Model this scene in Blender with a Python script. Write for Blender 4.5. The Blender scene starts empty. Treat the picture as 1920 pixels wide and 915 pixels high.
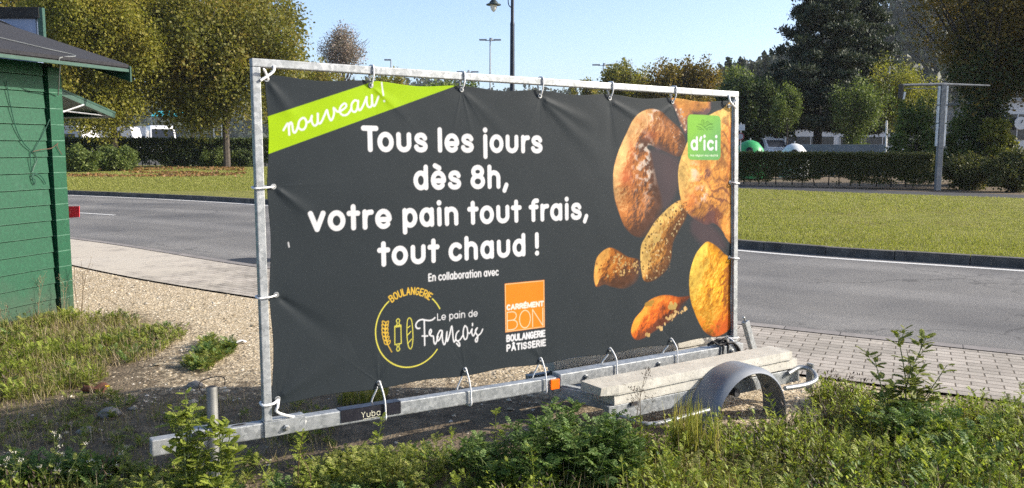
import bpy, math, random
import numpy as np
from mathutils import Vector, Matrix
rng = np.random.default_rng(7)
random.seed(7)
S = bpy.context.scene
COL = S.collection

# ---------------------------------------------------------------- camera
HC = 1.72
F, PITCH, ROLL = 1609.607, .1148, .0029           # focal length in px of a 1920 px wide picture
_cp, _sp = math.cos(PITCH), math.sin(PITCH)
FW = np.array([0, _cp, -_sp]); _up = np.array([0, _sp, _cp]); _r = np.array([1., 0, 0])
RT = math.cos(ROLL)*_r + math.sin(ROLL)*_up
UP = -math.sin(ROLL)*_r + math.cos(ROLL)*_up
cd = bpy.data.cameras.new('camera'); cam = bpy.data.objects.new('camera', cd); COL.objects.link(cam)
cd.sensor_width = 36; cd.lens = F/1920*36; cd.clip_start = .05; cd.clip_end = 3000
M = Matrix.Identity(4)
for i in range(3):
    M[i][0] = RT[i]; M[i][1] = UP[i]; M[i][2] = -FW[i]
M[2][3] = HC
cam.matrix_world = M
S.camera = cam

# ---------------------------------------------------------------- daylight
SUN_AZ, SUN_EL = 1.5, 27.0                         # azimuth from +X towards +Y, degrees
w = bpy.data.worlds.new('World'); S.world = w; w.use_nodes = True
nt = w.node_tree; nt.nodes.clear()
sky = nt.nodes.new('ShaderNodeTexSky'); sky.sky_type = 'NISHITA'; sky.sun_disc = False
sky.sun_elevation = math.radians(SUN_EL); sky.sun_rotation = math.radians(90-SUN_AZ)
sky.air_density = .7; sky.dust_density = 2.0; sky.ozone_density = 2.0; sky.altitude = 100
bg = nt.nodes.new('ShaderNodeBackground'); bg.inputs[1].default_value = .15
wo = nt.nodes.new('ShaderNodeOutputWorld')
nt.links.new(sky.outputs[0], bg.inputs[0]); nt.links.new(bg.outputs[0], wo.inputs[0])
sl = bpy.data.lights.new('sun', 'SUN'); sl.energy = 4.1; sl.angle = math.radians(.55); sl.color = (1, .92, .80)
so = bpy.data.objects.new('sun', sl); COL.objects.link(so)
_a, _e = math.radians(SUN_AZ), math.radians(SUN_EL)
SUN = Vector((math.cos(_a)*math.cos(_e), math.sin(_a)*math.cos(_e), math.sin(_e)))
so.rotation_euler = SUN.to_track_quat('Z', 'Y').to_euler(); so.location = (20, 0, 20)
S.view_settings.view_transform = 'Standard'; S.view_settings.look = 'None'
S.view_settings.gamma = 1; S.view_settings.use_curve_mapping = False
S.view_settings.exposure = 1.0
S.render.engine = 'CYCLES'
S.cycles.max_bounces = 6; S.cycles.diffuse_bounces = 3; S.cycles.transparent_max_bounces = 6
S.cycles.use_denoising = False
S.cycles.volume_bounces = 0

# ---------------------------------------------------------------- geometry of the view, used only to read the layout off the photograph
def ray(x, y): return FW + (x-960)/F*RT - (y-457.5)/F*UP
def gp(x, y, z=0.):
    v = ray(x, y); return v*((z-HC)/v[2]) + np.array([0, 0, HC])
def at(x, y, Y):
    v = ray(x, y); return v*(Y/v[1]) + np.array([0, 0, HC])

# the banner frame on the trailer: left foot, along, up (leans back a little)
O = np.array([-1.1998, 4.0424, .3755])
_t, _l, _yaw = -.0098, .0431, .595
D = np.array([math.cos(_yaw)*math.cos(_t), math.sin(_yaw)*math.cos(_t), math.sin(_t)])
_nn = np.array([-math.sin(_yaw), math.cos(_yaw), 0])
Zl = -np.cross(_nn, D)*math.cos(_l) + _nn*math.sin(_l)
NB = np.cross(D, Zl); NB = NB/np.linalg.norm(NB)   # towards the viewer
def fr(s, h, n=0.): return O + s*D + h*Zl + n*NB   # point in the frame's plane
DH = np.array([math.cos(_yaw), math.sin(_yaw), 0]); NF = np.array([math.sin(_yaw), -math.cos(_yaw), 0])
def tr(s, t, z): return np.array([O[0], O[1], 0]) + s*DH + t*NF + np.array([0, 0, z])   # point on the trailer
def px2sh(x, y, n=-.02):
    v = ray(x, y); c = np.array([0, 0, HC]); o = O + n*NB
    k = ((o-c)@NB)/(v@NB); q = c + k*v - o
    return float(q@D), float(q@Zl)

# ---------------------------------------------------------------- helpers: materials
def lin(c):
    c = np.asarray(c, float)
    if c.max() > 1.01: c = c/255
    return np.where(c <= .04045, c/12.92, ((c+.055)/1.055)**2.4)
class NT:
    def __init__(s, name):
        s.m = bpy.data.materials.new(name); s.m.use_nodes = True; s.t = s.m.node_tree; s.t.nodes.clear()
        s.out = s.n('OutputMaterial'); s.b = s.n('BsdfPrincipled'); s.l(s.b.outputs[0], s.out.inputs[0])
    def n(s, k, **kw):
        o = s.t.nodes.new('ShaderNode'+k)
        for a, v in kw.items(): setattr(o, a, v)
        return o
    def l(s, a, b): s.t.links.new(a, b)
    def co(s, kind='Object'): return s.n('TexCoord').outputs[kind]
    def pos(s): return s.n('NewGeometry').outputs['Position']
    def noise(s, scale, detail=4, rough=.55, vec=None, out=0, dist=0):
        o = s.n('TexNoise'); o.inputs['Scale'].default_value = scale; o.inputs['Detail'].default_value = detail
        o.inputs['Roughness'].default_value = rough; o.inputs['Distortion'].default_value = dist
        if vec is not None: s.l(vec, o.inputs['Vector'])
        return o.outputs[out]
    def ramp(s, fac, stops):
        o = s.n('ValToRGB'); e = o.color_ramp.elements
        while len(e) < len(stops): e.new(.5)
        for i, (p, c) in enumerate(stops):
            e[i].position = p
            c = (c, c, c) if np.ndim(c) == 0 else c
            e[i].color = (*c[:3], 1)
        s.l(fac, o.inputs[0]); return o.outputs[0]
    def mix(s, f, a, b, mode='MIX'):
        o = s.n('Mix', data_type='RGBA', blend_type=mode)
        for v, k in ((f, 0), (a, 6), (b, 7)):
            if hasattr(v, 'is_linked') or hasattr(v, 'links'): s.l(v, o.inputs[k])
            elif k == 0: o.inputs[0].default_value = v
            else: o.inputs[k].default_value = (*v[:3], 1)
        return o.outputs[2]
    def math(s, op, a, b=0.):
        o = s.n('Math', operation=op)
        for i, v in enumerate((a, b)):
            if hasattr(v, 'links'): s.l(v, o.inputs[i])
            else: o.inputs[i].default_value = v
        return o.outputs[0]
    def bump(s, h, strength=.3, dist=.01):
        o = s.n('Bump'); o.inputs['Strength'].default_value = strength; o.inputs['Distance'].default_value = dist
        s.l(h, o.inputs['Height']); s.l(o.outputs[0], s.b.inputs['Normal']); return o
    def set(s, color=None, rough=None, metal=None, spec=None):
        for k, v in (('Base Color', color), ('Roughness', rough), ('Metallic', metal), ('Specular IOR Level', spec)):
            if v is None: continue
            if hasattr(v, 'links'): s.l(v, s.b.inputs[k])
            elif k == 'Base Color': s.b.inputs[k].default_value = (*v[:3], 1)
            else: s.b.inputs[k].default_value = v
        return s.m
def plain(name, c, rough=.6, metal=0, var=.25, scale=8, bump=0., spec=.4):
    t = NT(name); co = t.co()
    f = t.noise(scale, 5, .6, co)
    c = np.array(c[:3])
    t.set(t.ramp(f, [(.3, tuple(c*(1-var))), (.7, tuple(np.minimum(c*(1+var), 1)))]), t.ramp(t.noise(scale*2.3, 3, .5, co), [(.3, max(rough-.1, .05)), (.7, min(rough+.1, 1))]), metal, spec)
    if bump: t.bump(t.noise(scale*6, 4, .6, co), bump, .004)
    return t.m
def leafmat(name, cols, trans=.35, scale=1.2, rough=.55, spec=.25, rw=.5):
    """leaf colours differ from leaf to leaf and drift over the plant"""
    t = NT(name)
    r = t.n('NewGeometry').outputs['Random Per Island']
    nz = t.noise(scale, 3, .6, t.co())
    f = t.math('ADD', t.math('MULTIPLY', r, rw), t.math('MULTIPLY', nz, 1.15-rw))
    n = len(cols); c = t.ramp(f, [(.2+.65*i/(n-1), tuple(cols[i])) for i in range(n)])
    t.set(c, rough, 0, spec)
    tl = t.n('BsdfTranslucent'); t.l(t.mix(1., c, (1.25, 1.3, .7), 'MULTIPLY'), tl.inputs[0])
    mx = t.n('MixShader'); mx.inputs[0].default_value = trans
    t.l(t.b.outputs[0], mx.inputs[1]); t.l(tl.outputs[0], mx.inputs[2]); t.l(mx.outputs[0], t.out.inputs[0])
    return t.m

# ---------------------------------------------------------------- helpers: objects
def tag(o, label=None, cat=None, group=None, kind=None):
    for k, v in (('label', label), ('category', cat), ('group', group), ('kind', kind)):
        if v: o[k] = v
    return o
def wl(o):
    v = np.zeros(3)
    while o is not None: v = v + np.array(o.location); o = o.parent
    return v
def empty(name, loc, label, cat, group=None):
    o = bpy.data.objects.new(name, None); o.empty_display_size = .2; COL.objects.link(o); o.location = tuple(float(c) for c in loc)
    return tag(o, label, cat, group)
def npmesh(name, V, Fc, mat, parent=None, loc=None, smooth=False, attrs=None):
    """V (n,3) world positions, Fc (m,k) one face size, or a list of such arrays"""
    V = np.asarray(V, float); Fl = Fc if isinstance(Fc, list) else [Fc]
    Fl = [np.asarray(f, np.int32) for f in Fl if len(f)]
    base = wl(parent) if parent is not None else np.zeros(3)
    if loc is not None: loc = np.asarray(loc, float)
    off = base if loc is None else loc
    me = bpy.data.meshes.new(name)
    nl = sum(f.size for f in Fl); nf = sum(len(f) for f in Fl)
    me.vertices.add(len(V)); me.vertices.foreach_set('co', (V-off).astype(np.float32).ravel())
    me.loops.add(nl); me.loops.foreach_set('vertex_index', np.concatenate([f.ravel() for f in Fl]))
    me.polygons.add(nf)
    tot = np.concatenate([np.full(len(f), f.shape[1], np.int32) for f in Fl])
    st = np.concatenate([[0], np.cumsum(tot)[:-1]]).astype(np.int32)
    me.polygons.foreach_set('loop_start', st)
    if smooth: me.polygons.foreach_set('use_smooth', np.ones(nf, bool))
    for k, (typ, arr) in (attrs or {}).items():
        a = me.attributes.new(k, typ, 'POINT')
        a.data.foreach_set('color' if 'COLOR' in typ else 'value' if typ == 'FLOAT' else 'vector', np.asarray(arr, np.float32).ravel())
    me.update(calc_edges=True); me.validate()
    me.materials.append(mat)
    o = bpy.data.objects.new(name, me); COL.objects.link(o)
    if parent is not None: o.parent = parent
    if loc is not None: o.location = tuple(loc-base)
    return o
class MB:
    """collects shapes for ONE mesh"""
    def __init__(s): s.v = []; s.f = {}; s.n = 0
    def add(s, V, faces):
        V = np.asarray(V, float); b = s.n; s.v.append(V); s.n += len(V)
        for f in faces: s.f.setdefault(len(f), []).append([i+b for i in f])
        return s
    def hexa(s, P):   # 8 points: bottom ring 0-3, top ring 4-7
        return s.add(P, [(3, 2, 1, 0), (4, 5, 6, 7), (0, 1, 5, 4), (1, 2, 6, 5), (2, 3, 7, 6), (3, 0, 4, 7)])
    def box(s, c, sz, ax=None):
        A = np.eye(3) if ax is None else np.asarray(ax, float)
        h = np.asarray(sz, float)/2; P = []
        for z in (-1, 1):
            for x, y in ((-1, -1), (1, -1), (1, 1), (-1, 1)): P.append(np.asarray(c)+A[0]*x*h[0]+A[1]*y*h[1]+A[2]*z*h[2])
        return s.hexa(P)
    def tbox(s, s0, s1, t0, t1, z0, z1, slope=0.):   # box on the trailer
        q = lambda a, b, z: tr(a, b, z+slope*a)
        return s.hexa([q(s0, t1, z0), q(s1, t1, z0), q(s1, t0, z0), q(s0, t0, z0), q(s0, t1, z1), q(s1, t1, z1), q(s1, t0, z1), q(s0, t0, z1)])
    def fbox(s, s0, s1, h0, h1, n0, n1):             # box in the frame
        return s.hexa([fr(s0, h0, n1), fr(s1, h0, n1), fr(s1, h0, n0), fr(s0, h0, n0), fr(s0, h1, n1), fr(s1, h1, n1), fr(s1, h1, n0), fr(s0, h1, n0)])
    def tube(s, pts, r, seg=8, cap=True):
        P = np.asarray(pts, float); n = len(P); R = np.full(n, r, float) if np.isscalar(r) else np.asarray(r, float)
        T = np.gradient(P, axis=0); T /= np.linalg.norm(T, axis=1)[:, None]+1e-9
        a = np.array([0, 0, 1.]) if abs(T[0][2]) < .9 else np.array([1., 0, 0])
        V = []
        for i in range(n):
            u = np.cross(T[i], a); u /= np.linalg.norm(u)+1e-9; v = np.cross(T[i], u); a = np.cross(u, T[i])
            for k in range(seg):
                an = 2*math.pi*k/seg; V.append(P[i]+R[i]*(math.cos(an)*u+math.sin(an)*v))
        Fc = [(i*seg+k, i*seg+(k+1) % seg, (i+1)*seg+(k+1) % seg, (i+1)*seg+k) for i in range(n-1) for k in range(seg)]
        if cap: Fc += [tuple(range(seg))[::-1], tuple((n-1)*seg+k for k in range(seg))]
        return s.add(V, Fc)
    def lathe(s, c, prof, seg=24, ax=None):
        A = np.eye(3) if ax is None else np.asarray(ax, float); V = []
        for r, z in prof:
            for k in range(seg):
                an = 2*math.pi*k/seg; V.append(np.asarray(c)+A[0]*r*math.cos(an)+A[1]*r*math.sin(an)+A[2]*z)
        n = len(prof)
        return s.add(V, [(i*seg+k, i*seg+(k+1) % seg, (i+1)*seg+(k+1) % seg, (i+1)*seg+k) for i in range(n-1) for k in range(seg)] + [tuple(range(seg))[::-1], tuple((n-1)*seg+k for k in range(seg))])
    def prism(s, poly, vec):
        P = np.asarray(poly, float); n = len(P)
        return s.add(np.concatenate([P, P+np.asarray(vec)]), [tuple(range(n))[::-1], tuple(range(n, 2*n))]+[(i, (i+1) % n, n+(i+1) % n, n+i) for i in range(n)])
    def build(s, name, mat, parent=None, smooth=False, bevel=0., loc=None):
        me = bpy.data.meshes.new(name)
        base = wl(parent) if parent is not None else np.zeros(3)
        off = base if loc is None else np.asarray(loc, float)
        V = np.concatenate(s.v)-off
        me.from_pydata([tuple(p) for p in V], [], [tuple(f) for k in s.f for f in s.f[k]])
        import bmesh
        bm = bmesh.new(); bm.from_mesh(me); bmesh.ops.recalc_face_normals(bm, faces=bm.faces)
        if bevel: bmesh.ops.bevel(bm, geom=[e for e in bm.edges if e.is_manifold and e.calc_face_angle(0) > .6], offset=bevel, segments=2, profile=.6, affect='EDGES', clamp_overlap=True)
        bm.to_mesh(me); bm.free()
        if smooth:
            for p in me.polygons: p.use_smooth = True
            me.set_sharp_from_angle(angle=math.radians(42))
        me.materials.append(mat)
        o = bpy.data.objects.new(name, me); COL.objects.link(o)
        if parent is not None: o.parent = parent
        if loc is not None: o.location = tuple(np.asarray(loc, float)-base)
        return o
def smoothpts(P, n=6, closed=False):
    P = np.asarray(P, float); m = len(P); out = []
    for i in range(m if closed else m-1):
        if closed: a, b, c, d = P[(i-1) % m], P[i], P[(i+1) % m], P[(i+2) % m]
        else: a, b, c, d = P[max(i-1, 0)], P[i], P[i+1], P[min(i+2, m-1)]
        for k in range(n):
            t = k/n; out.append(.5*((2*b)+(c-a)*t+(2*a-5*b+4*c-d)*t*t+(3*b-a-3*c+d)*t**3))
    if not closed: out.append(P[-1])
    return np.array(out)
def unit(v): return v/(np.linalg.norm(v, axis=-1, keepdims=True)+1e-9)
def scatter(tv, tf, pos, X, Yd, scale):
    """many copies of a small template: X = along, Yd = about the normal"""
    tv = np.asarray(tv, float); N = len(pos); K = len(tv)
    X = unit(X); Z = unit(np.cross(X, Yd)); Y = np.cross(Z, X)
    sc = np.broadcast_to(np.asarray(scale, float).reshape(-1, 1) if np.ndim(scale) < 2 else scale, (N, 3)) if np.ndim(scale) else np.full((N, 3), scale)
    V = pos[:, None, :] + (tv[None, :, 0:1]*sc[:, None, 0:1])*X[:, None, :] + (tv[None, :, 1:2]*sc[:, None, 1:2])*Y[:, None, :] + (tv[None, :, 2:3]*sc[:, None, 2:3])*Z[:, None, :]
    Fl = {}
    for f in tf: Fl.setdefault(len(f), []).append(f)
    base = (np.arange(N)*K)[:, None, None]
    return V.reshape(-1, 3), [(np.array(f)[None]+base).reshape(-1, k) for k, f in Fl.items()]
def merge(parts):
    V = []; Fl = {}; n = 0
    for v, fl in parts:
        V.append(v)
        for f in fl:
            if len(f): Fl.setdefault(f.shape[1], []).append(f+n)
        n += len(v)
    return np.concatenate(V), [np.concatenate(f) for f in Fl.values()]
def fbm(shape, cells, oct=4, seed=0, gain=.5):
    r = np.random.default_rng(seed); H, W = shape; out = np.zeros(shape); amp = 1.; tot = 0
    for o in range(oct):
        cy, cx = max(2, int(cells*2**o*H/max(H, W))), max(2, int(cells*2**o*W/max(H, W)))
        g = r.random((cy+2, cx+2))
        y = np.linspace(0, cy, H, endpoint=False); x = np.linspace(0, cx, W, endpoint=False)
        yi = y.astype(int); xi = x.astype(int); fy = (y-yi)[:, None]; fx = (x-xi)[None]
        fy = fy*fy*(3-2*fy); fx = fx*fx*(3-2*fx)
        out += amp*((g[yi][:, xi]*(1-fx)+g[yi][:, xi+1]*fx)*(1-fy)+(g[yi+1][:, xi]*(1-fx)+g[yi+1][:, xi+1]*fx)*fy)
        tot += amp; amp *= gain
    return out/tot
# ================================================================ the banner's print, drawn with numpy on a 2.6 mm raster
PXM = .0026; S0, H0 = .0, .02
WS, HS = int(3.36/PXM), int(1.72/PXM)
art = np.zeros((HS, WS, 3))
CH = lin((50, 57, 61))
art[:] = CH
_g = fbm((HS, WS), 6, 3, 1)
art *= (1+.06*(_g-.5))[..., None]
def win(P, pad):
    P = np.asarray(P); a = P.min(0)-pad; b = P.max(0)+pad
    i0, i1 = max(0, int((a[0]-S0)/PXM)), min(WS, int((b[0]-S0)/PXM)+2)
    j0, j1 = max(0, int((a[1]-H0)/PXM)), min(HS, int((b[1]-H0)/PXM)+2)
    s = S0+(np.arange(i0, i1)+.5)*PXM; h = H0+(np.arange(j0, j1)+.5)*PXM
    return (slice(j0, j1), slice(i0, i1)), s[None, :]+0*h[:, None], h[:, None]+0*s[None, :]
def segdist(X, Y, P, R=None):
    d = np.full(X.shape, 9.)
    for i in range(len(P)-1):
        a, b = P[i], P[i+1]; e = b-a; L = e@e+1e-12
        t = np.clip(((X-a[0])*e[0]+(Y-a[1])*e[1])/L, 0, 1)
        dd = np.hypot(X-a[0]-t*e[0], Y-a[1]-t*e[1])
        if R is not None: dd = dd-(R[i]*(1-t)+R[i+1]*t)
        np.minimum(d, dd, out=d)
    return d
def blend(sl, al, col):
    art[sl] = art[sl]*(1-al[..., None])+np.asarray(col)*al[..., None]
def stroke(P, wd, col, a=1.):
    P = np.asarray(P, float)
    if len(P) == 1: P = np.repeat(P, 2, 0)
    sl, X, Y = win(P, wd+3*PXM)
    blend(sl, a*np.clip((wd/2-segdist(X, Y, P))/PXM+.5, 0, 1), col)
def inside(X, Y, P):
    r = np.zeros(X.shape, bool); n = len(P)
    for i in range(n):
        (x0, y0), (x1, y1) = P[i], P[(i+1) % n]
        if y0 == y1: continue
        r ^= ((y0 > Y) != (y1 > Y)) & (X < (x1-x0)*(Y-y0)/(y1-y0)+x0)
    return r
def sdf(X, Y, P):
    d = segdist(X, Y, np.concatenate([P, P[:1]])); return np.where(inside(X, Y, P), d, -d)
def fill(P, col, soft=PXM, a=1.):
    P = np.asarray(P, float); sl, X, Y = win(P, 3*PXM+soft)
    blend(sl, a*np.clip(sdf(X, Y, P)/soft+.5, 0, 1), col)
def pp(pts, sc=1., ox=0., oy=0.): return np.array([px2sh(ox+x/sc, oy+y/sc) for x, y in pts])
WHITE = lin((236, 236, 236))
# ---- stroke alphabet with round ends (units: lower case height 1 between stroke centres)
def Ar(cx, cy, rx, ry, a0, a1, n=22):
    t = np.radians(np.linspace(a0, a1, n)); return np.stack([cx+rx*np.cos(t), cy+ry*np.sin(t)], 1)
def Ln(*c): return np.array(c, float).reshape(-1, 2)
def Sm(*c): return smoothpts(np.array(c, float).reshape(-1, 2), 5)
AS = 1.4
G = {  # glyph: strokes, width, left and right side bearing
 'T': ([Ln(0, 1.38, .82, 1.38), Ln(.41, 1.38, .41, 0)], .82, .02, -.16),
 'o': ([Ar(.39, .5, .39, .5, 0, 360, 40)], .78, .05, .05),
 'u': ([np.concatenate([Ln(0, 1, 0, .4), Ar(.36, .38, .36, .38, 180, 360), Ln(.72, .4, .72, 1)])], .72, .1, .1),
 's': ([Sm(.62, .80, .52, .95, .32, 1, .12, .93, .04, .75, .16, .58, .36, .5, .56, .41, .65, .24, .55, .06, .32, 0, .1, .06, 0, .2)], .65, .06, .06),
 'l': ([Ln(0, 0, 0, AS)], 0, .1, .1),
 'e': ([np.concatenate([Ln(.06, .46, .76, .46), Ar(.39, .5, .39, .5, 0, 316, 36)])], .78, .05, .04),
 'j': ([Ln(0, 1, 0, -.42), Ln(0, 1.46)], 0, .1, .1),
 'r': ([Ln(0, 0, 0, 1), Sm(0, .55, .08, .82, .22, .95, .42, .98)], .42, .1, .0),
 'd': ([Ar(.36, .5, .36, .5, 0, 360, 40), Ln(.72, 0, .72, AS)], .72, .05, .1),
 'b': ([Ar(.36, .5, .36, .5, 0, 360, 40), Ln(0, 0, 0, AS)], .72, .1, .05),
 '8': ([Ar(.39, .38, .39, .38, 0, 360, 40), Ar(.39, 1.07, .33, .31, 0, 360, 40)], .78, .05, .06),
 'h': ([Ln(0, 0, 0, AS), np.concatenate([Ar(.34, .62, .34, .38, 180, 0), Ln(.68, .6, .68, 0)])], .68, .1, .1),
 'n': ([Ln(0, 0, 0, 1), np.concatenate([Ar(.34, .62, .34, .38, 180, 0), Ln(.68, .6, .68, 0)])], .68, .1, .1),
 'm': ([Ln(0, 0, 0, 1), np.concatenate([Ar(.3, .62, .3, .38, 180, 0), Ln(.6, .6, .6, 0)]), np.concatenate([Ar(.9, .62, .3, .38, 180, 0), Ln(1.2, .6, 1.2, 0)])], 1.2, .1, .1),
 ',': ([Ln(.18, .1, .02, -.3)], .2, .0, .05),
 'v': ([Ln(0, 1, .38, 0, .76, 1)], .76, .03, .03),
 't': ([Ln(.26, 1.36, .26, 0), Ln(0, .94, .54, .94)], .54, .0, .0),
 'p': ([Ln(0, 1, 0, -.44), Ar(.36, .5, .36, .5, 0, 360, 40)], .72, .1, .05),
 'q': ([Ln(.72, 1, .72, -.44), Ar(.36, .5, .36, .5, 0, 360, 40)], .72, .05, .1),
 'g': ([np.concatenate([Ln(.72, 1, .72, -.1), Ar(.36, -.1, .36, .34, 0, -150)]), Ar(.36, .5, .36, .5, 0, 360, 40)], .72, .05, .1),
 'a': ([Ar(.36, .5, .36, .5, 0, 360, 40), Ln(.72, 0, .72, 1)], .72, .05, .1),
 'i': ([Ln(0, 0, 0, 1), Ln(0, 1.46)], 0, .1, .1),
 'f': ([Ln(.22, 0, .22, 1.05), Sm(.22, 1.05, .25, 1.28, .38, 1.4, .54, 1.4), Ln(0, .94, .5, .94)], .52, .0, .0),
 'c': ([Ar(.39, .5, .39, .5, 44, 316, 30)], .68, .05, .04),
 '!': ([Ln(0, .5, 0, AS), Ln(0, 0)], 0, .1, .1),
 "'": ([Ln(.16, 1.42, .0, 1.08)], .16, .0, .0),
 'E': ([Ln(.62, 1.38, 0, 1.38, 0, 0, .62, 0), Ln(0, .72, .56, .72)], .62, .1, .05),
 'L': ([Ln(0, 1.38, 0, 0, .6, 0)], .6, .1, .04),
 'Y': ([Ln(0, 1.38, .4, .68, .8, 1.38), Ln(.4, .68, .4, 0)], .8, .02, -.1),
 'M': ([Ln(0, 0, 0, 1.38, .5, .4, 1, 1.38, 1, 0)], 1., .1, .1),
}
G['è'] = (G['e'][0]+[Ln(.16, 1.5, .46, 1.33)], *G['e'][1:])
G['é'] = (G['e'][0]+[Ln(.58, 1.5, .28, 1.33)], *G['e'][1:])
# capitals (height 1)
K = {
 'B': ([np.concatenate([Ln(.3, .53, 0, .53, 0, 1, .3, 1), Ar(.3, .765, .26, .235, 90, -90, 12)]), np.concatenate([Ln(0, .53, 0, 0, .32, 0), Ar(.32, .265, .29, .265, -90, 90, 12)])], .61),
 'O': ([Ar(.34, .5, .34, .5, 0, 360, 36)], .68),
 'U': ([np.concatenate([Ln(0, 1, 0, .32), Ar(.31, .31, .31, .31, 180, 360, 14), Ln(.62, .32, .62, 1)])], .62),
 'L': ([Ln(0, 1, 0, 0, .5, 0)], .5), 'A': ([Ln(0, 0, .35, 1, .7, 0), Ln(.12, .33, .58, .33)], .7),
 'N': ([Ln(0, 0, 0, 1, .64, 0, .64, 1)], .64),
 'G': ([np.concatenate([Ar(.34, .5, .34, .5, 50, 335, 26), Ln(.66, .46, .4, .46)])], .66),
 'E': ([Ln(.52, 1, 0, 1, 0, 0, .52, 0), Ln(0, .52, .46, .52)], .52),
 'R': ([np.concatenate([Ln(0, 0, 0, 1, .32, 1), Ar(.32, .74, .27, .26, 90, -90, 12), Ln(0, .48)]), Ln(.3, .48, .6, 0)], .6),
 'I': ([Ln(0, 0, 0, 1)], 0), 'P': ([np.concatenate([Ln(0, 0, 0, 1, .32, 1), Ar(.32, .73, .28, .27, 90, -90, 12), Ln(0, .46)])], .6),
 'T': ([Ln(0, 1, .6, 1), Ln(.3, 1, .3, 0)], .6),
 'S': ([Sm(.56, .8, .46, .96, .29, 1, .1, .94, .03, .76, .14, .58, .3, .51, .48, .42, .58, .24, .49, .05, .29, 0, .08, .06, 0, .21)], .58),
 'C': ([Ar(.34, .5, .34, .5, 48, 312, 26)], .6), 'M': ([Ln(0, 0, 0, 1, .4, .1, .8, 1, .8, 0)], .8),
}
K['É'] = (K['E'][0]+[Ln(.2, 1.16, .36, 1.3)], .52); K['Â'] = (K['A'][0]+[Ln(.2, 1.16, .35, 1.3, .5, 1.16)], .7)
def text(txt, s0, s1, base, u, wd, col, h1=None, dotk=1.1, space=.55):
    """outer extents s0..s1, baseline at the outer bottom, u = metres per unit, wd = stroke in metres; h1: baseline at the right end"""
    wu = wd/u; x = 0; st = []; prev = 0; first = True
    for c in txt:
        if c == ' ': x += space; continue
        gs, gw, lb, rb = G[c]
        if not first: x += prev+lb+wu
        first = False
        st += [(g+np.array([x, 0])) for g in gs]; x += gw; prev = rb
    kx = (s1-s0-wd)/x
    for g in st:
        q = np.empty_like(g); q[:, 0] = s0+wd/2+g[:, 0]*kx
        b = base if h1 is None else base+(h1-base)*(q[:, 0]-s0)/(s1-s0)
        q[:, 1] = b+wd/2+g[:, 1]*u
        stroke(q, wd*(dotk if len(g) == 1 else 1), col)
def caps(txt, s0, s1, base, ht, wd, col, gap=.22):
    x = 0; st = []; u = ht-wd
    for c in txt:
        if c == ' ': x += .4; continue
        gs, gw = K[c]; st += [g+np.array([x, 0]) for g in gs]; x += gw+gap
    kx = (s1-s0-wd)/(x-gap)
    for g in st: stroke(np.stack([s0+wd/2+g[:, 0]*kx, base+wd/2+g[:, 1]*u], 1), wd, col)

# ---- loaves, as printed
HF = fbm((HS, WS), 120, 3, 11, .6); MF = fbm((HS, WS), 26, 4, 12); LF = fbm((HS, WS), 9, 3, 13)
def loaf(poly, dark, mid, light, R, Ldir=(-.6, .55), grain=.6, tex=HF, shade=1., soft=.006, streak=None, edge=None, fade=None):
    P = smoothpts(poly, 6, True); sl, X, Y = win(P, .02)
    d = sdf(X, Y, P); al = np.clip(d/soft+.5, 0, 1)
    q = np.clip(d/R, 0, 1); z = R*np.sqrt(np.maximum(0, 1-(1-q)**2))
    z = z+grain*.0085*(tex[sl]-.5)+.030*(MF[sl]-.5)+.03*(LF[sl]-.5)
    gy, gx = np.gradient(z, PXM)
    nrm = np.sqrt(gx**2+gy**2+1); L = (-gx*Ldir[0]*1.25-gy*Ldir[1]*1.25+.50)/nrm
    L = np.clip(L*shade, -.4, 1.5); zs = R*np.sqrt(np.maximum(0, 1-(1-q)**2)); gy, gx = np.gradient(zs, PXM); Lf = (-gx*Ldir[0]-gy*Ldir[1]+.65)/np.sqrt(gx**2+gy**2+1)
    if fade is not None: fd = fade(X, Y, sl); L = L-fd; Lf = Lf-fd
    c = np.empty(L.shape+(3,))
    dk, md, lt = lin(dark), lin(mid), lin(light)
    a = np.clip(.08+L/.52, 0, 1)[..., None]; b = np.clip((L-.55)/.4, 0, 1)[..., None]
    c = (dk*(1-a)+md*a)*(1-b)+lt*b
    c = c*np.clip(1+.7*(HF[sl]-.5)+1.1*(MF[sl]-.5), .25, 1.7)[..., None]
    if streak is not None:
        col, f = streak; f = f(X, Y, sl)[..., None]; c = c*(1-f)+lin(col)*f
    al = al*np.clip((Lf+1.5)/1.1, .0, 1)
    art[sl] = art[sl]*(1-al[..., None])+np.clip(c, 0, 1)*al[..., None]
def A_(pts): return pp(pts, 3.269, 1100, 180)
def B_(pts): return pp(pts, 4.159, 1100, 430)
def C1(p): return A_([p])[0]
def blob(c, r, X, Y): return np.exp(-(((X-c[0])/r[0])**2+((Y-c[1])/r[1])**2))
# small pointed loaf at the top edge
loaf(A_([(532, -6), (735, 0), (760, 60), (740, 110), (640, 150), (610, 230), (590, 200), (560, 120)]), (105, 78, 78), (196, 130, 62), (240, 180, 90), .06, (-.2, .7))
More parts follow.
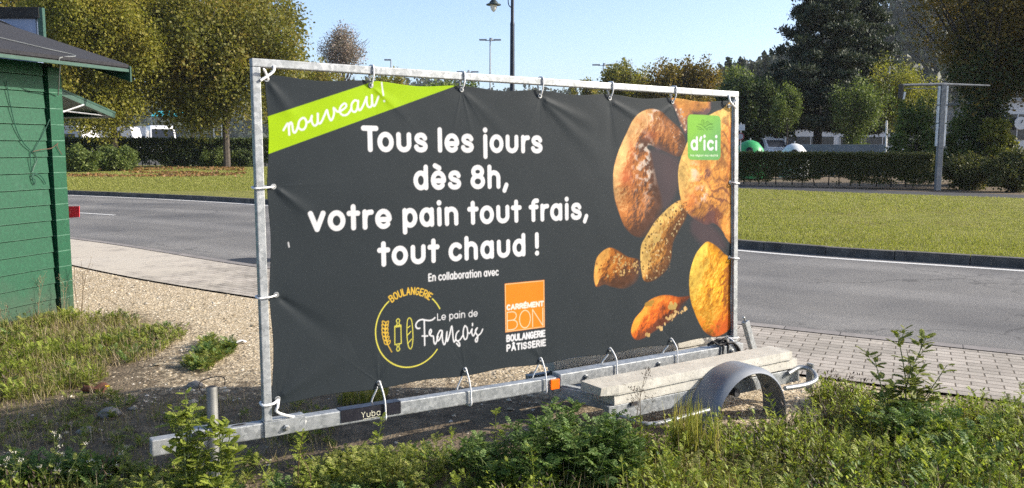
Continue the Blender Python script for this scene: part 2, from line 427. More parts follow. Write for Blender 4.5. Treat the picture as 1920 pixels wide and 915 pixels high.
# the ring shaped loaf
ringP = A_([(170, 430), (200, 330), (245, 230), (290, 140), (340, 96), (400, 78), (460, 95), (520, 150), (580, 210), (606, 275), (596, 340), (560, 372), (500, 348), (440, 322), (385, 300), (372, 320), (398, 352), (412, 430), (432, 520), (460, 610), (470, 690), (430, 780), (360, 860), (290, 858), (230, 800), (195, 710), (170, 620), (162, 520)])
f1, f2 = C1((350, 420)), C1((430, 120))
def flour(X, Y, sl):
    m = blob(f1, (.07, .16), X, Y)+.9*blob(f2, (.06, .05), X, Y)
    st = .5+.5*np.sin(((X-f2[0])*.5+(Y-f2[1])*.9)*330+6*LF[sl])
    m = m+.55*blob(C1((545, 250)), (.05, .09), X, Y)*(st > .72)
    return np.clip(m*1.1*np.clip((HF[sl]*1.1+MF[sl]*.4-.76)*5, 0, 1), 0, .62)
cR = C1((300, 860)); cT = C1((300, 500)); cIn = C1((520, 560))
loaf(ringP, (92, 62, 48), (180, 112, 56), (234, 182, 118), .12, (-.75, .45), 1.3, HF, 1., streak=((240, 226, 208), flour),
     fade=lambda X, Y, sl: .40*np.clip((cT[1]-Y)/.34, 0, 1)+.35*np.clip(((X-cR[0])*.8-(Y-cR[1])*.35+.02)/.12, 0, 1)*np.clip((cT[1]+.1-Y)/.1, 0, 1)+.3*blob(C1((470, 330)), (.05, .05), X, Y))
# orange-red crust along the ring's outer side
sl, X, Y = win(ringP, 0); P = smoothpts(ringP, 6, True); dd = sdf(X, Y, P)
m = np.clip(dd/.01, 0, 1)*(blob(C1((240, 500)), (.06, .07), X, Y)+.8*blob(C1((330, 120)), (.05, .06), X, Y)+.7*blob(C1((270, 300)), (.03, .1), X, Y)+.6*blob(C1((400, 240)), (.07, .03), X, Y))*np.clip((MF[sl]-.3)*2.5, 0, 1)
blend(sl, np.clip(m*.75, 0, .8), lin((205, 104, 60)))
m = (blob(C1((440, 320)), (.03, .02), X, Y)+blob(C1((500, 470)), (.06, .13), X, Y))*.6
blend(sl, np.clip(m*(1-np.clip(dd/.03, 0, 1)), 0, .55), lin((98, 76, 84)))
fill(smoothpts(A_([(390, 330), (450, 345), (520, 375), (562, 395), (566, 520), (520, 640), (470, 690), (450, 600), (425, 500), (405, 420), (395, 360)]), 5, True), lin((78, 66, 70)), .03, .8)
# the long seeded loaf
longP = B_([(425, 120), (450, 70), (480, 20), (530, -60), (590, -125), (660, -190), (740, -230), (790, -180), (770, -90), (715, 10), (670, 110), (655, 240), (610, 330), (540, 390), (480, 410), (440, 390), (422, 300), (416, 200)])
cl = B_([(500, 330)])[0]
loaf(longP, (104, 66, 36), (192, 130, 58), (236, 194, 110), .12, (-.8, .4), 1.4, HF, .95, fade=lambda X, Y, sl: .3*np.clip((cl[1]+.12-Y)/.25, 0, 1))
# the big knotted loaf on the right
knotP = A_([(560, 470), (575, 390), (610, 300), (640, 230), (690, 150), (760, 112), (820, 86), (960, 70), (960, 930), (900, 920), (860, 880), (825, 820), (780, 780), (740, 790), (700, 780), (640, 740), (590, 680), (566, 580)])
kc = C1((740, 640))
def creases(X, Y, sl):
    a = (X-kc[0])*math.cos(.9)+(Y-kc[1])*math.sin(.9)
    b2 = -(X-kc[0])*math.sin(.9)+(Y-kc[1])*math.cos(.9); v = np.sin(a*60+b2*14+26*LF[sl]+16*MF[sl])
    return np.clip((v-.35)*1.3, 0, .8)*np.clip(.25+blob(C1((820, 660)), (.14, .2), X, Y)+.7*blob(C1((850, 230)), (.05, .2), X, Y), 0, 1)
loaf(knotP, (104, 66, 60), (222, 150, 66), (246, 200, 112), .16, (-.7, .45), 1., HF, 1.02, streak=((112, 62, 44), creases),
     fade=lambda X, Y, sl: .34*blob(C1((760, 740)), (.12, .07), X, Y)+.35*blob(C1((740, 480)), (.03, .05), X, Y))
sl, X, Y = win(knotP, 0); dd = sdf(X, Y, smoothpts(knotP, 6, True)); ins = np.clip(dd/.01, 0, 1)
blend(sl, np.clip(ins*.8*(blob(C1((630, 640)), (.07, .06), X, Y)+blob(C1((870, 350)), (.02, .2), X, Y)+.7*blob(C1((640, 350)), (.03, .1), X, Y)), 0, .6)*np.clip(MF[sl]*1.6, 0, 1), lin((220, 112, 56)))
blend(sl, np.clip(ins*(blob(C1((700, 600)), (.045, .045), X, Y)+.6*blob(C1((660, 470)), (.04, .06), X, Y))*np.clip((HF[sl]-.42)*6, 0, 1), 0, .9), lin((242, 228, 212)))
blend(sl, np.clip(ins*.75*(blob(C1((745, 470)), (.03, .04), X, Y)+blob(C1((840, 620)), (.04, .05), X, Y))*np.clip((MF[sl]-.3)*3, 0, 1), 0, .75), lin((104, 66, 72)))
# the shaded hollow under it
fill(smoothpts(A_([(650, 750), (700, 770), (760, 790), (820, 850), (850, 930), (760, 940), (700, 900), (640, 830)]), 5, True), lin((80, 66, 70)), .05, .85)
# small sesame roll on the left
rollP = B_([(55, 360), (62, 290), (80, 220), (130, 165), (185, 143), (250, 170), (320, 215), (400, 235), (418, 300), (392, 400), (300, 460), (200, 450), (140, 430), (80, 450), (60, 415)])
rc = B_([(280, 330)])[0]
loaf(rollP, (96, 62, 42), (200, 120, 44), (236, 172, 84), .09, (-.8, .45), 1.5, HF, .95, fade=lambda X, Y, sl: .55*np.clip(((X-rc[0])*.55-(Y-rc[1])*.85+.045)/.05, 0, 1))
# small orange loaf at the bottom
lowP = B_([(346, 780), (372, 700), (430, 630), (480, 560), (560, 520), (640, 513), (720, 528), (806, 520), (800, 560), (750, 625), (690, 690), (610, 745), (520, 800), (450, 845), (390, 862), (355, 832)])
lc = B_([(640, 640)])[0]
loaf(lowP, (112, 58, 36), (218, 104, 32), (246, 156, 56), .075, (-.75, .5), .9, HF, 1.05, fade=lambda X, Y, sl: .55*np.clip(((X-lc[0])*.6-(Y-lc[1])*.8+.01)/.05, 0, 1)+.5*np.clip((X-lc[0]-.06)/.06, 0, 1))
# big golden loaf at the right
goldP = B_([(905, 120), (945, 96), (1010, 130), (1075, 190), (1140, 250), (1150, 400), (1148, 560), (1140, 700), (1110, 790), (1010, 838), (930, 806), (880, 735), (838, 640), (808, 540), (798, 400), (815, 290), (852, 190)])
gl = B_([(1000, 750)])[0]
loaf(goldP, (150, 84, 24), (232, 158, 28), (252, 208, 84), .17, (-.55, .45), 1.7, HF, 1.15, fade=lambda X, Y, sl: .12*(HF[sl] < .4))
sl, X, Y = win(goldP, 0); ins = np.clip(sdf(X, Y, smoothpts(goldP, 6, True))/.01, 0, 1)
blend(sl, np.clip(ins*1.0*np.clip((gl[1]+.16-Y)/.22, 0, 1)*np.clip((MF[sl]+HF[sl]-.75)*3, 0, 1), 0, .7), lin((222, 96, 32)))
# seeds, flakes and holes
r_ = np.random.default_rng(5)
def seeds(poly, n, col, sz, el=1.6, a=.9, region=None):
    P = smoothpts(np.asarray(poly), 4, True); lo, hi = P.min(0), P.max(0); k = 0
    while k < n:
        c = lo+(hi-lo)*r_.random(2)
        if not inside(np.array([[c[0]]]), np.array([[c[1]]]), P)[0, 0]: continue
        an = r_.random()*math.pi; s_ = sz*(.6+.8*r_.random()); e = np.array([math.cos(an), math.sin(an)])*s_*(el-1)/2
        stroke([c-e, c+e], s_, lin(np.array(col)*(.75+.25*r_.random())), a); k += 1
seeds(B_([(150, 370), (220, 300), (200, 230), (250, 190), (320, 230), (400, 250), (410, 330), (330, 350), (240, 370)]), 85, (232, 190, 120), .008)
seeds(B_([(430, 330), (560, 250), (640, 200), (640, 330), (540, 390), (450, 400)]), 60, (170, 140, 100), .006, a=.6)
seeds(longP, 130, (92, 62, 36), .009, a=.8)
seeds(longP, 70, (238, 208, 150), .008, 1.8, a=.7)
seeds(B_([(520, 760), (560, 730), (690, 640), (770, 600), (760, 640), (640, 730), (560, 790)]), 24, (238, 196, 130), .014, 2.)
seeds(B_([(620, 555), (700, 550), (690, 610), (630, 600)]), 5, (240, 200, 110), .026, 1.7)
seeds(B_([(460, 590), (520, 560), (500, 610)]), 3, (220, 170, 70), .026, 1.7)
seeds(B_([(80, 250), (180, 180), (190, 330), (90, 380)]), 14, (120, 70, 30), .008)
seeds(B_([(370, 800), (450, 700), (460, 790), (390, 840)]), 8, (110, 40, 16), .004, 5)
seeds(B_([(450, 820), (500, 800), (490, 830)]), 4, (238, 196, 120), .014, 1.6)
seeds(A_([(545, 60), (600, 100), (610, 210), (570, 160)]), 24, (236, 208, 180), .008)
seeds(B_([(540, 60), (590, 70), (580, 100), (530, 95)]), 2, (226, 190, 110), .034, 1.8)

# ---- green ribbon and its handwriting
GREEN = lin((168, 206, 14))
ribbon = np.array([px2sh(490, 222.5), px2sh(497, 220), px2sh(702, 152.5), px2sh(720, 146), px2sh(880, 151), px2sh(863, 158), px2sh(497, 291), px2sh(490, 293.5)])
fill(ribbon, GREEN)
NV = [[(90, 755), (118, 705), (150, 660), (163, 700), (172, 820)], [(165, 730), (178, 665), (198, 645), (214, 680), (222, 740), (236, 785), (260, 785), (285, 735), (300, 690)],
      [(300, 690), (318, 620), (372, 580), (410, 612), (414, 680), (385, 738), (340, 748), (306, 715), (300, 690)], [(395, 590), (430, 640), (468, 620), (495, 550), (490, 600), (502, 655), (530, 690), (560, 678), (575, 640), (580, 520)],
      [(580, 520), (580, 600), (588, 650), (612, 658), (640, 620), (680, 530), (710, 468), (730, 540), (762, 612), (790, 590), (812, 520), (806, 440), (830, 460), (860, 490), (895, 485)],
      [(895, 485), (940, 460), (984, 420), (985, 385), (955, 375), (915, 410), (893, 460), (905, 512), (945, 542), (1000, 530), (1042, 480), (1064, 430)],
      [(1150, 340), (1112, 328), (1072, 370), (1060, 430), (1075, 480), (1118, 490), (1148, 430), (1160, 335), (1155, 420), (1170, 465), (1195, 460), (1230, 400), (1265, 320), (1282, 280), (1280, 340), (1295, 410), (1328, 425), (1353, 390), (1358, 255)],
      [(1358, 255), (1360, 350), (1375, 400), (1400, 400), (1430, 330), (1450, 275)], [(1497, 75), (1518, 255)], [(1530, 338), (1531, 340)]]
for q in NV:
    P = pp(q, 7.627, 520, 145); stroke(smoothpts(P, 6) if len(P) > 2 else P, .0102 if q[0][1] > 80 else .0085, WHITE)
# ---- headline
def oh(x, y): return px2sh(x, y)
u0 = .0785; w0 = .0270
text('Tous les jours', .556, 1.704, (oh(714, 285)[1]+oh(1025, 288)[1])/2, u0, w0, WHITE)
text('dès 8h,', oh(775, 340)[0], oh(954, 345)[0], (oh(803, 356)[1]+oh(929, 354.5)[1])/2, u0, w0, WHITE)
text('votre pain tout frais,', oh(577, 398)[0], oh(1103, 408)[0], (oh(594, 433)[1]+oh(1084, 414)[1])/2, u0, w0, WHITE)
text('tout chaud !', oh(706.5, 466)[0], oh(1010.5, 470)[0], (oh(718, 499)[1]+oh(1005, 480)[1])/2, u0, w0, WHITE)
text('En collaboration avec', oh(803, 520)[0], oh(935, 512)[0], (oh(806, 527.5)[1]+oh(930, 517.5)[1])/2, .0268, .0072, WHITE)
# ---- round bakery mark
CC = (.8135, .3682); CRd = .2052; YEL = lin((236, 226, 92)); OCH = lin((240, 196, 70))
def ang(x, y): q = px2sh(x, y); return math.degrees(math.atan2(q[1]-CC[1], q[0]-CC[0]))
a1, a2, a3, a4 = ang(731, 568), ang(811.9, 559.2), ang(827.7, 576.8), ang(822.1, 656.9)
stroke(Ar(*CC, CRd, CRd, a3, a2, 20), .0062, YEL)
stroke(Ar(*CC, CRd, CRd, a1, a4+360, 90), .0062, YEL)
tx = 'BOULANGERIE'; wid = sum(K[c][1]+.3 for c in tx)-.3; x = 0; sp_ = (a1-a2)-7.5; Ht = .036
for c in tx:
    gs, gw = K[c]
    for g in gs:
        gg = np.concatenate([np.linspace(g[i], g[i+1], 4) for i in range(len(g)-1)])
        th = np.radians(a1-3.6-sp_*(x+gg[:, 0])/wid); rr = CRd-.016+gg[:, 1]*Ht
        stroke(np.stack([CC[0]+rr*np.cos(th), CC[1]+rr*np.sin(th)], 1), .0058, OCH)
    x += gw+.3
def Z1(pts): return pp(pts, 5.383, 680, 530)
ws = .0044
stem = smoothpts(Z1([(295, 700), (262, 640), (240, 590), (228, 520), (228, 450), (240, 395)]), 6); stroke(stem, ws, OCH)
for k, (x, y) in enumerate([(252, 625), (240, 585), (232, 545), (229, 505), (230, 465), (234, 430)]):
    for sx in (-1, 1):
        a = Z1([(x, y)])[0]; b = Z1([(x+sx*30-4, y-42)])[0]; e = b-a; nn_ = np.array([-e[1], e[0]])*.28
        stroke(smoothpts(np.array([a, a+e*.45+nn_, b, a+e*.45-nn_, a]), 4), ws, OCH)
stroke(Z1([(332, 438), (386, 428), (390, 612), (326, 626), (324, 438)]), ws, YEL); stroke(Z1([(330, 448), (388, 440)]), ws, YEL)
stroke(smoothpts(Z1([(342, 428), (350, 410), (340, 385), (356, 364), (374, 380), (366, 405), (374, 425)]), 4), ws, YEL)
stroke(smoothpts(Z1([(344, 632), (352, 646), (342, 672), (356, 690), (374, 672), (364, 644), (372, 626)]), 4), ws, YEL)
stroke(smoothpts(Z1([(470, 356), (494, 380), (505, 470), (508, 560), (500, 640), (482, 668), (462, 640), (450, 560), (447, 470), (452, 385)]), 5, True), ws, YEL)
for q in ([(456, 455), (478, 438)], [(454, 530), (488, 492)], [(460, 610), (494, 570)]): stroke(Z1(q), ws, YEL)
def Z2(pts): return pp(pts, 10.767, 770, 575)
for q in ([(185, 435), (140, 440), (108, 400), (114, 340), (160, 285), (230, 260), (310, 275), (390, 280), (450, 260), (492, 225)], [(275, 280), (281, 500), (285, 780)], [(235, 592), (345, 592)],
          [(385, 570), (378, 510), (405, 460), (421, 500), (398, 570), (420, 592), (460, 600), (466, 660), (476, 730), (500, 755), (525, 705), (555, 600)],
          [(640, 490), (600, 480), (560, 540), (535, 620), (550, 690), (590, 650), (622, 570), (640, 500), (640, 600), (652, 710), (680, 765), (710, 700), (735, 510), (730, 600), (745, 700), (790, 560), (830, 395), (850, 520), (860, 640), (880, 715), (912, 660)],
          [(972, 490), (935, 530), (914, 610), (925, 680), (965, 690), (1010, 650), (1062, 570)], [(945, 690), (988, 740), (985, 800), (930, 742)],
          [(1095, 385), (1070, 450), (1062, 560), (1090, 655), (1132, 640), (1152, 540), (1140, 430), (1098, 385)], [(1150, 520), (1195, 535), (1240, 450), (1235, 530), (1262, 590), (1292, 545), (1340, 430)],
          [(1345, 430), (1310, 470), (1315, 530), (1352, 590), (1345, 690), (1320, 710), (1308, 665), (1360, 590), (1420, 530), (1452, 455)]):
    P = Z2(q); stroke(smoothpts(P, 6) if len(q) > 2 else P, .0079, WHITE)
stroke(Z2([(1248, 340), (1250, 380)]), .0088, WHITE)
text('Le pain de', oh(820, 595)[0], oh(895.5, 588)[0], oh(823, 601)[1], .0252, .0048, WHITE, h1=oh(893, 593.5)[1])
# ---- orange bakery mark
s_0, z_0, ss = 1.4228, .2836, .2838
ORG = lin((246, 140, 34))
sq = np.array([(s_0, z_0), (s_0+ss, z_0), (s_0+ss, z_0+ss), (s_0, z_0+ss)]); fill(sq, ORG)
pale = lin((250, 206, 150))
stroke(np.concatenate([sq+.004*np.array([(1, 1), (-1, 1), (-1, -1), (1, -1)]), sq[:1]+.004]), .004, pale)
caps('CARRÉMENT', s_0+.010, s_0+ss-.006, z_0+.127, .034, .0088, lin((248, 236, 224)), .3)
caps('BON', s_0+.012, s_0+ss-.012, z_0+.010, .108, .0046, lin((250, 226, 190)), .14)
caps('BOULANGERIE', s_0+.006, s_0+ss+.004, z_0-.058, .043, .0095, WHITE, .3)
caps('PÂTISSERIE', s_0+.006, s_0+ss+.008, z_0-.114, .043, .0095, WHITE, .36)
# ---- green round-cornered mark
def Z3(pts): return pp(pts, 8.71, 1280, 205)
qd = Z3([(82, 84), (620, 100), (612, 828), (78, 828)]); e0 = (qd[1]+qd[2]+qd[0]+qd[3])/4; a_ = (qd[1, 0]-qd[0, 0]+qd[2, 0]-qd[3, 0])/4; b_ = (qd[0, 1]-qd[3, 1]+qd[1, 1]-qd[2, 1])/4; rr = .034
rp = np.concatenate([Ar(e0[0]+sx*(a_-rr), e0[1]+sy*(b_-rr), rr, rr, a0, a0+90, 10) for sx, sy, a0 in ((1, 1, 0), (-1, 1, 90), (-1, -1, 180), (1, -1, 270))])
sl, X, Y = win(rp, .01); t_ = np.clip((X-e0[0]+(e0[1]-Y))/(.3)+.5, 0, 1)[..., None]
al = np.clip(sdf(X, Y, rp)/PXM+.5, 0, 1)[..., None]
art[sl] = art[sl]*(1-al)+(lin((140, 202, 74))*(1-t_)+lin((110, 176, 100))*t_)*al
xl, xr = e0[0]-a_+.022, e0[0]+a_-.022
G['i'][0][1] = Ln(0, 1.58)
text("d'ici", xl+.005, xr-.012, Z3([(200, 672)])[0][1], .0545, .0190, WHITE, dotk=1.2)
G['i'][0][1] = Ln(0, 1.46)
text('Ma région ma réalité', xl+.004, xr-.004, Z3([(300, 770)])[0][1], .0085, .0026, lin((236, 244, 220)))
DKG = lin((54, 104, 30))
for q in ([(240, 240), (300, 250), (350, 290), (405, 340)], [(350, 290), (420, 255), (490, 240)], [(225, 280), (290, 300), (340, 340)], [(390, 320), (430, 295), (500, 290)], [(300, 240), (308, 190), (328, 170), (345, 195), (348, 255)], [(330, 200), (330, 245)],
          [(375, 250), (378, 215), (400, 195), (425, 215), (428, 250)], [(400, 225), (402, 245)], [(440, 225), (470, 240)], [(245, 320), (300, 330)], [(430, 325), (490, 325)]):
    stroke(smoothpts(Z3(q), 5), .0042, DKG, .8)
# a white scuff left of the headline
stroke(pp([(541, 455), (542.5, 463)]), .007, lin((225, 225, 225)), .85)

# ---------------------------------------------------------------- the vinyl sheet itself
cor = [px2sh(*c) for c in ((510, 760), (1371.5, 629), (1371.5, 189.5), (497, 139.5))]
GRO = {'top': [(500, 148), (696, 160), (866, 168), (1013, 180), (1144, 184), (1262, 191), (1366, 199)], 'left': [(513, 350), (518, 553)],
       'right': [(1369, 342), (1368, 483)], 'bottom': [(520, 748), (711, 718), (872, 693), (1014, 674), (1144, 655), (1258, 637), (1364, 633)]}
gro = {k: [np.array(px2sh(*p)) for p in v] for k, v in GRO.items()}
def banner_mesh():
    nu, nv = 1270, 622
    u = np.linspace(0, 1, nu)[None, :]; v = np.linspace(0, 1, nv)[:, None]
    BLc, BRc, TRc, TLc = [np.array(c) for c in cor]
    sx = (BLc[0]*(1-u)+BRc[0]*u)*(1-v)+(TLc[0]*(1-u)+TRc[0]*u)*v
    hy = (BLc[1]*(1-u)+BRc[1]*u)*(1-v)+(TLc[1]*(1-u)+TRc[1]*u)*v
    # edges sag between the eyelets
    def sag(pos, knots, amp):
        k = np.sort(np.array(knots)); d = np.interp(pos, k, np.arange(len(k)))
        return amp*np.sin(math.pi*(d-np.floor(d)))**2
    top = sag(sx[-1], [g[0] for g in gro['top']], .016); bot = sag(sx[0], [g[0] for g in gro['bottom']], .012)
    lef = sag(hy[:, 0], [gro['bottom'][0][1]]+[g[1] for g in gro['left']]+[gro['top'][0][1]], .012)
    rig = sag(hy[:, -1], [gro['bottom'][-1][1]]+[g[1] for g in gro['right']]+[gro['top'][-1][1]], .008)
    s = sx+lef[:, None]*(1-u)**3-rig[:, None]*u**3; h = hy-top[None]*v**4+bot[None]*(1-v)**4
    n = .010*(fbm((nv, nu), 5, 2, 31)-.5)*2+.004*(fbm((nv, nu), 18, 2, 32)-.5)
    r2 = np.random.default_rng(3)
    for side, gs in gro.items():
        for g in gs:
            dx, dy = s-g[0], h-g[1]; r = np.hypot(dx, dy); a = np.arctan2(dy, dx)
            for k in range(3):
                base = {'top': -90, 'bottom': 90, 'left': 0, 'right': 180}[side]
                a0 = math.radians(base+r2.uniform(-55, 55)); w_ = r2.uniform(.05, .12); Lr = r2.uniform(.12, .3); am = r2.uniform(.0008, .0026)*(1 if r2.random() < .7 else -1)
                da = np.abs((a-a0+math.pi) % (2*math.pi)-math.pi)
                n += am*np.exp(-(da/w_)**2*(.4+r/.25))*np.exp(-r/Lr)*np.clip(r/.05, 0, 1)
            n -= .006*np.exp(-(r/.07)**2)
    # long soft folds below the top edge and off the left eyelets, as in the photograph
    def fold(p0, p1, wd, am):
        p0, p1 = np.array(px2sh(*p0)), np.array(px2sh(*p1)); e = p1-p0; L = np.linalg.norm(e); e /= L
        tt = (s-p0[0])*e[0]+(h-p0[1])*e[1]; qq = -(s-p0[0])*e[1]+(h-p0[1])*e[0]
        tn = np.clip(tt/L, 0, 1); return am*np.exp(-(qq/(wd*(.35+tn)))**2)*np.exp(-np.maximum(0, -tt)/.02)*np.clip(1-tn, 0, 1)**.6*np.clip(tt/.03, 0, 1)
    for a in (((1016, 184), (1120, 240), .035, .013), ((1018, 190), (1130, 300), .05, .010), ((1147, 190), (1260, 260), .04, .009), ((1145, 192), (1150, 330), .05, -.006), ((868, 172), (960, 260), .04, .006), ((516, 352), (590, 410), .03, .014), ((522, 556), (640, 640), .04, -.010),
              ((522, 746), (660, 650), .05, .014), ((700, 164), (770, 220), .03, .006), ((1262, 196), (1180, 260), .03, .006), ((502, 152), (560, 230), .035, .012), ((712, 714), (760, 640), .03, .006), ((1015, 670), (960, 600), .04, .006)): n += fold(*a)
    n = n*.55-.02
    e = np.minimum(np.minimum(u, 1-u)*3.2, np.minimum(v, 1-v)*1.6)
    P = O[None, None]+s[..., None]*D+h[..., None]*Zl+n[..., None]*NB
    fi = np.clip((s-S0)/PXM-.5, 0, WS-1.01); fj = np.clip((h-H0)/PXM-.5, 0, HS-1.01)
    i, j = fi.astype(int), fj.astype(int); fi = (fi-i)[..., None]; fj = (fj-j)[..., None]
    c = (art[j, i]*(1-fi)+art[j, i+1]*fi)*(1-fj)+(art[j+1, i]*(1-fi)+art[j+1, i+1]*fi)*fj
    ca = np.ones((nv, nu, 4)); ca[..., :3] = np.clip(c*.62, 0, 1)
    idx = np.arange(nv*nu).reshape(nv, nu)
    f = np.stack([idx[:-1, :-1], idx[:-1, 1:], idx[1:, 1:], idx[1:, :-1]], -1).reshape(-1, 4)
    return P.reshape(-1, 3), f, ca.reshape(-1, 4), (s, h, n)
# ================================================================ ground, road, paving, lawn
def curve(pts):
    P = smoothpts(pts, 14); return P
NEAR = curve([(-60, 31), (-30, 24), (-14, 18.9), (-8.19, 15.79), (-3.67, 12.19), (-.6, 10.1), (2.3, 8.26), (4.32, 7.08), (9, 4.4), (30, -8)])
FAR = curve([(-60, 44), (-30, 35.5), (-15.14, 29.3), (-7.42, 25.0), (-2, 20.3), (3.84, 14.42), (7.28, 12.09), (14, 8.0), (40, -7)])
LAWN = curve([(-70, 120), (-30, 78), (-19.6, 65), (-6, 49), (8.66, 32.86), (16.08, 26.95), (30, 16.5), (60, -4)])
def normals(P):
    T = np.gradient(P, axis=0); T = unit(T); return np.stack([-T[:, 1], T[:, 0]], 1)   # points away from the viewer
def offset(P, d): return P+normals(P)*d
def yat(P, x): return np.interp(x, P[:, 0], P[:, 1])
BRI = offset(NEAR, -1.7)
def resample(P, step):
    L = np.concatenate([[0], np.cumsum(np.linalg.norm(np.diff(P, axis=0), axis=1))]); n = max(2, int(L[-1]/step))
    q = np.linspace(0, L[-1], n); return np.stack([np.interp(q, L, P[:, 0]), np.interp(q, L, P[:, 1])], 1), q
def strip(name, A, B, z, mat, nx=400, ny=8, zf=None):
    """sheet between two curves; attribute st = (along, across) in metres"""
    A_r, la = resample(A, 1e9); t = np.linspace(0, 1, nx)
    def par(P):
        L = np.concatenate([[0], np.cumsum(np.linalg.norm(np.diff(P, axis=0), axis=1))]); return np.stack([np.interp(t*L[-1], L, P[:, 0]), np.interp(t*L[-1], L, P[:, 1])], 1), t*L[-1]
    a, l1 = par(A); b, _ = par(B); v = np.linspace(0, 1, ny)[:, None, None]
    P = a[None]*(1-v)+b[None]*v; d = np.linalg.norm(b-a, axis=1)
    st = np.stack([np.broadcast_to(l1, (ny, nx)), v[..., 0]*d[None], np.zeros((ny, nx))], -1)
    zz = np.full((ny, nx, 1), z) if zf is None else zf(P[..., 0], P[..., 1])[..., None]
    V = np.concatenate([P, zz], -1).reshape(-1, 3); i = np.arange(nx*ny).reshape(ny, nx)
    f = np.stack([i[:-1, :-1], i[:-1, 1:], i[1:, 1:], i[1:, :-1]], -1).reshape(-1, 4)
    o = npmesh(name, V, f, mat, attrs={'st': ('FLOAT_VECTOR', st.reshape(-1, 3))}); return tag(o, kind='structure')

# ---- the verge: trodden earth and pale gravel on one sheet that runs to the horizon
def geo(a, b, step, far, g=1.35):
    c = list(np.arange(a, b, step)); d = step; x = c[-1]; r = []
    while x < far: d *= g; x += d; r.append(x)
    d = step; x = c[0]; l = []
    while x > -far: d *= g; x -= d; l.append(x)
    return np.array(l[::-1]+c+r)
gx_, gy_ = geo(-7, 6.4, .045, 900), geo(2.6, 12.6, .045, 900)
GX, GY = np.meshgrid(gx_, gy_)
def vnoise(x, y, sc, seed, oct=3):
    n = 256; tab = np.random.default_rng(seed).random((n, n)); out = 0; amp = 1; tot = 0
    for o in range(oct):
        u, v = x*sc*2**o+17.3*o, y*sc*2**o+5.1*o; i, j = np.floor(u).astype(int), np.floor(v).astype(int); fu, fv = u-i, v-j
        fu = fu*fu*(3-2*fu); fv = fv*fv*(3-2*fv); g = lambda a, b: tab[b % n, a % n]
        out = out+amp*((g(i, j)*(1-fu)+g(i+1, j)*fu)*(1-fv)+(g(i, j+1)*(1-fu)+g(i+1, j+1)*fu)*fv); tot += amp; amp *= .5
    return out/tot
def ingrav(x, y):   # how much pale gravel lies on the earth
    edge = yat(BRI, x)-y
    g = 1.45-edge*.33+.9*(vnoise(x, y, .7, 3)-.5)
    g = np.minimum(g, 1.6-.45*np.maximum(0, x-.5))
    g = g-.55*np.clip((6.3-y)/1.2, 0, 1)*np.clip((x+2.6)/1.2, 0, 1)*np.clip((2.2-x)/.8, 0, 1)
    hutg = np.exp(-(((x+4.0)/1.3)**2+((y-6.9)/1.1)**2))
    return np.clip(g-.8*hutg, 0, 1)
def gz(x, y):
    edge = (yat(BRI, x)-y)*.86
    z = .05*(vnoise(x, y, .5, 8, 2)-.5)+.022*(vnoise(x, y, 3, 9, 3)-.5)
    return np.where(edge > 0, z*np.clip(edge/.6, 0, 1)-.012*(1-np.clip(edge/.25, 0, 1)), -.06*np.clip(-edge/.25, 0, 1)-.012)
gzz = gz(GX, GY); near_m = (np.abs(GX) < 9) & (GY < 14) & (GY > 1)
i = np.arange(GX.size).reshape(GX.shape)
gf = np.stack([i[:-1, :-1], i[:-1, 1:], i[1:, 1:], i[1:, :-1]], -1).reshape(-1, 4)
t = NT('verge_earth_and_gravel'); po = t.pos()
at_ = t.n('Attribute', attribute_name='gravel').outputs['Fac']
vo = t.n('TexVoronoi'); vo.inputs['Scale'].default_value = 42; t.l(po, vo.inputs['Vector'])
vo2 = t.n('TexVoronoi'); vo2.inputs['Scale'].default_value = 90; t.l(po, vo2.inputs['Vector'])
earth = t.ramp(t.noise(9, 6, .65, po), [(.3, (.08, .062, .042)), (.55, (.165, .128, .085)), (.75, (.25, .20, .135))])
stone = t.ramp(t.noise(60, 3, .6, po), [(.25, (.25, .19, .115)), (.5, (.43, .345, .22)), (.8, (.62, .53, .385))])
vc = t.n('SeparateColor'); t.l(vo.outputs['Color'], vc.inputs[0])
stone = t.mix(.55, stone, t.ramp(vc.outputs[0], [(0, (.24, .185, .115)), (.5, (.43, .345, .23)), (1, (.64, .56, .43))]))
m = t.math('ADD', at_, t.math('MULTIPLY', t.math('SUBTRACT', t.noise(14, 5, .7, po), .5), 1.5))
mask = t.ramp(m, [(.32, 0.), (.62, 1.)])
t.set(t.mix(mask, earth, stone), .95, 0, .15)
hgt = t.math('ADD', t.math('MULTIPLY', vo.outputs['Distance'], .8), t.math('MULTIPLY', vo2.outputs['Distance'], .35))
t.bump(t.math('ADD', hgt, t.noise(30, 5, .7, po)), .8, .012)
GROUND = npmesh('ground', np.stack([GX, GY, gzz], -1).reshape(-1, 3), gf, t.m, smooth=True, attrs={'gravel': ('FLOAT', np.where(near_m, ingrav(GX, GY), .12).ravel())})
tag(GROUND, kind='structure')

# ---- paving along the road
t = NT('concrete_pavers'); st = t.n('Attribute', attribute_name='st').outputs['Vector']
br = t.n('TexBrick', offset=.5); t.l(st, br.inputs['Vector']); br.inputs['Scale'].default_value = 1
for k, v in (('Brick Width', .21), ('Row Height', .105), ('Mortar Size', .0065), ('Mortar Smooth', .3), ('Bias', 0.)): br.inputs[k].default_value = v
br.inputs['Color1'].default_value = (.31, .285, .25, 1); br.inputs['Color2'].default_value = (.41, .38, .335, 1); br.inputs['Mortar'].default_value = (.11, .095, .075, 1)
dirt = t.ramp(t.noise(1.6, 6, .65, t.pos()), [(.35, (.78, .76, .72)), (.65, (1.12, 1.08, 1.04))])
c = t.mix(1., br.outputs['Color'], dirt, 'MULTIPLY'); c = t.mix(1., c, t.ramp(t.noise(120, 3, .6, t.pos()), [(.3, .8), (.7, 1.18)]), 'MULTIPLY')
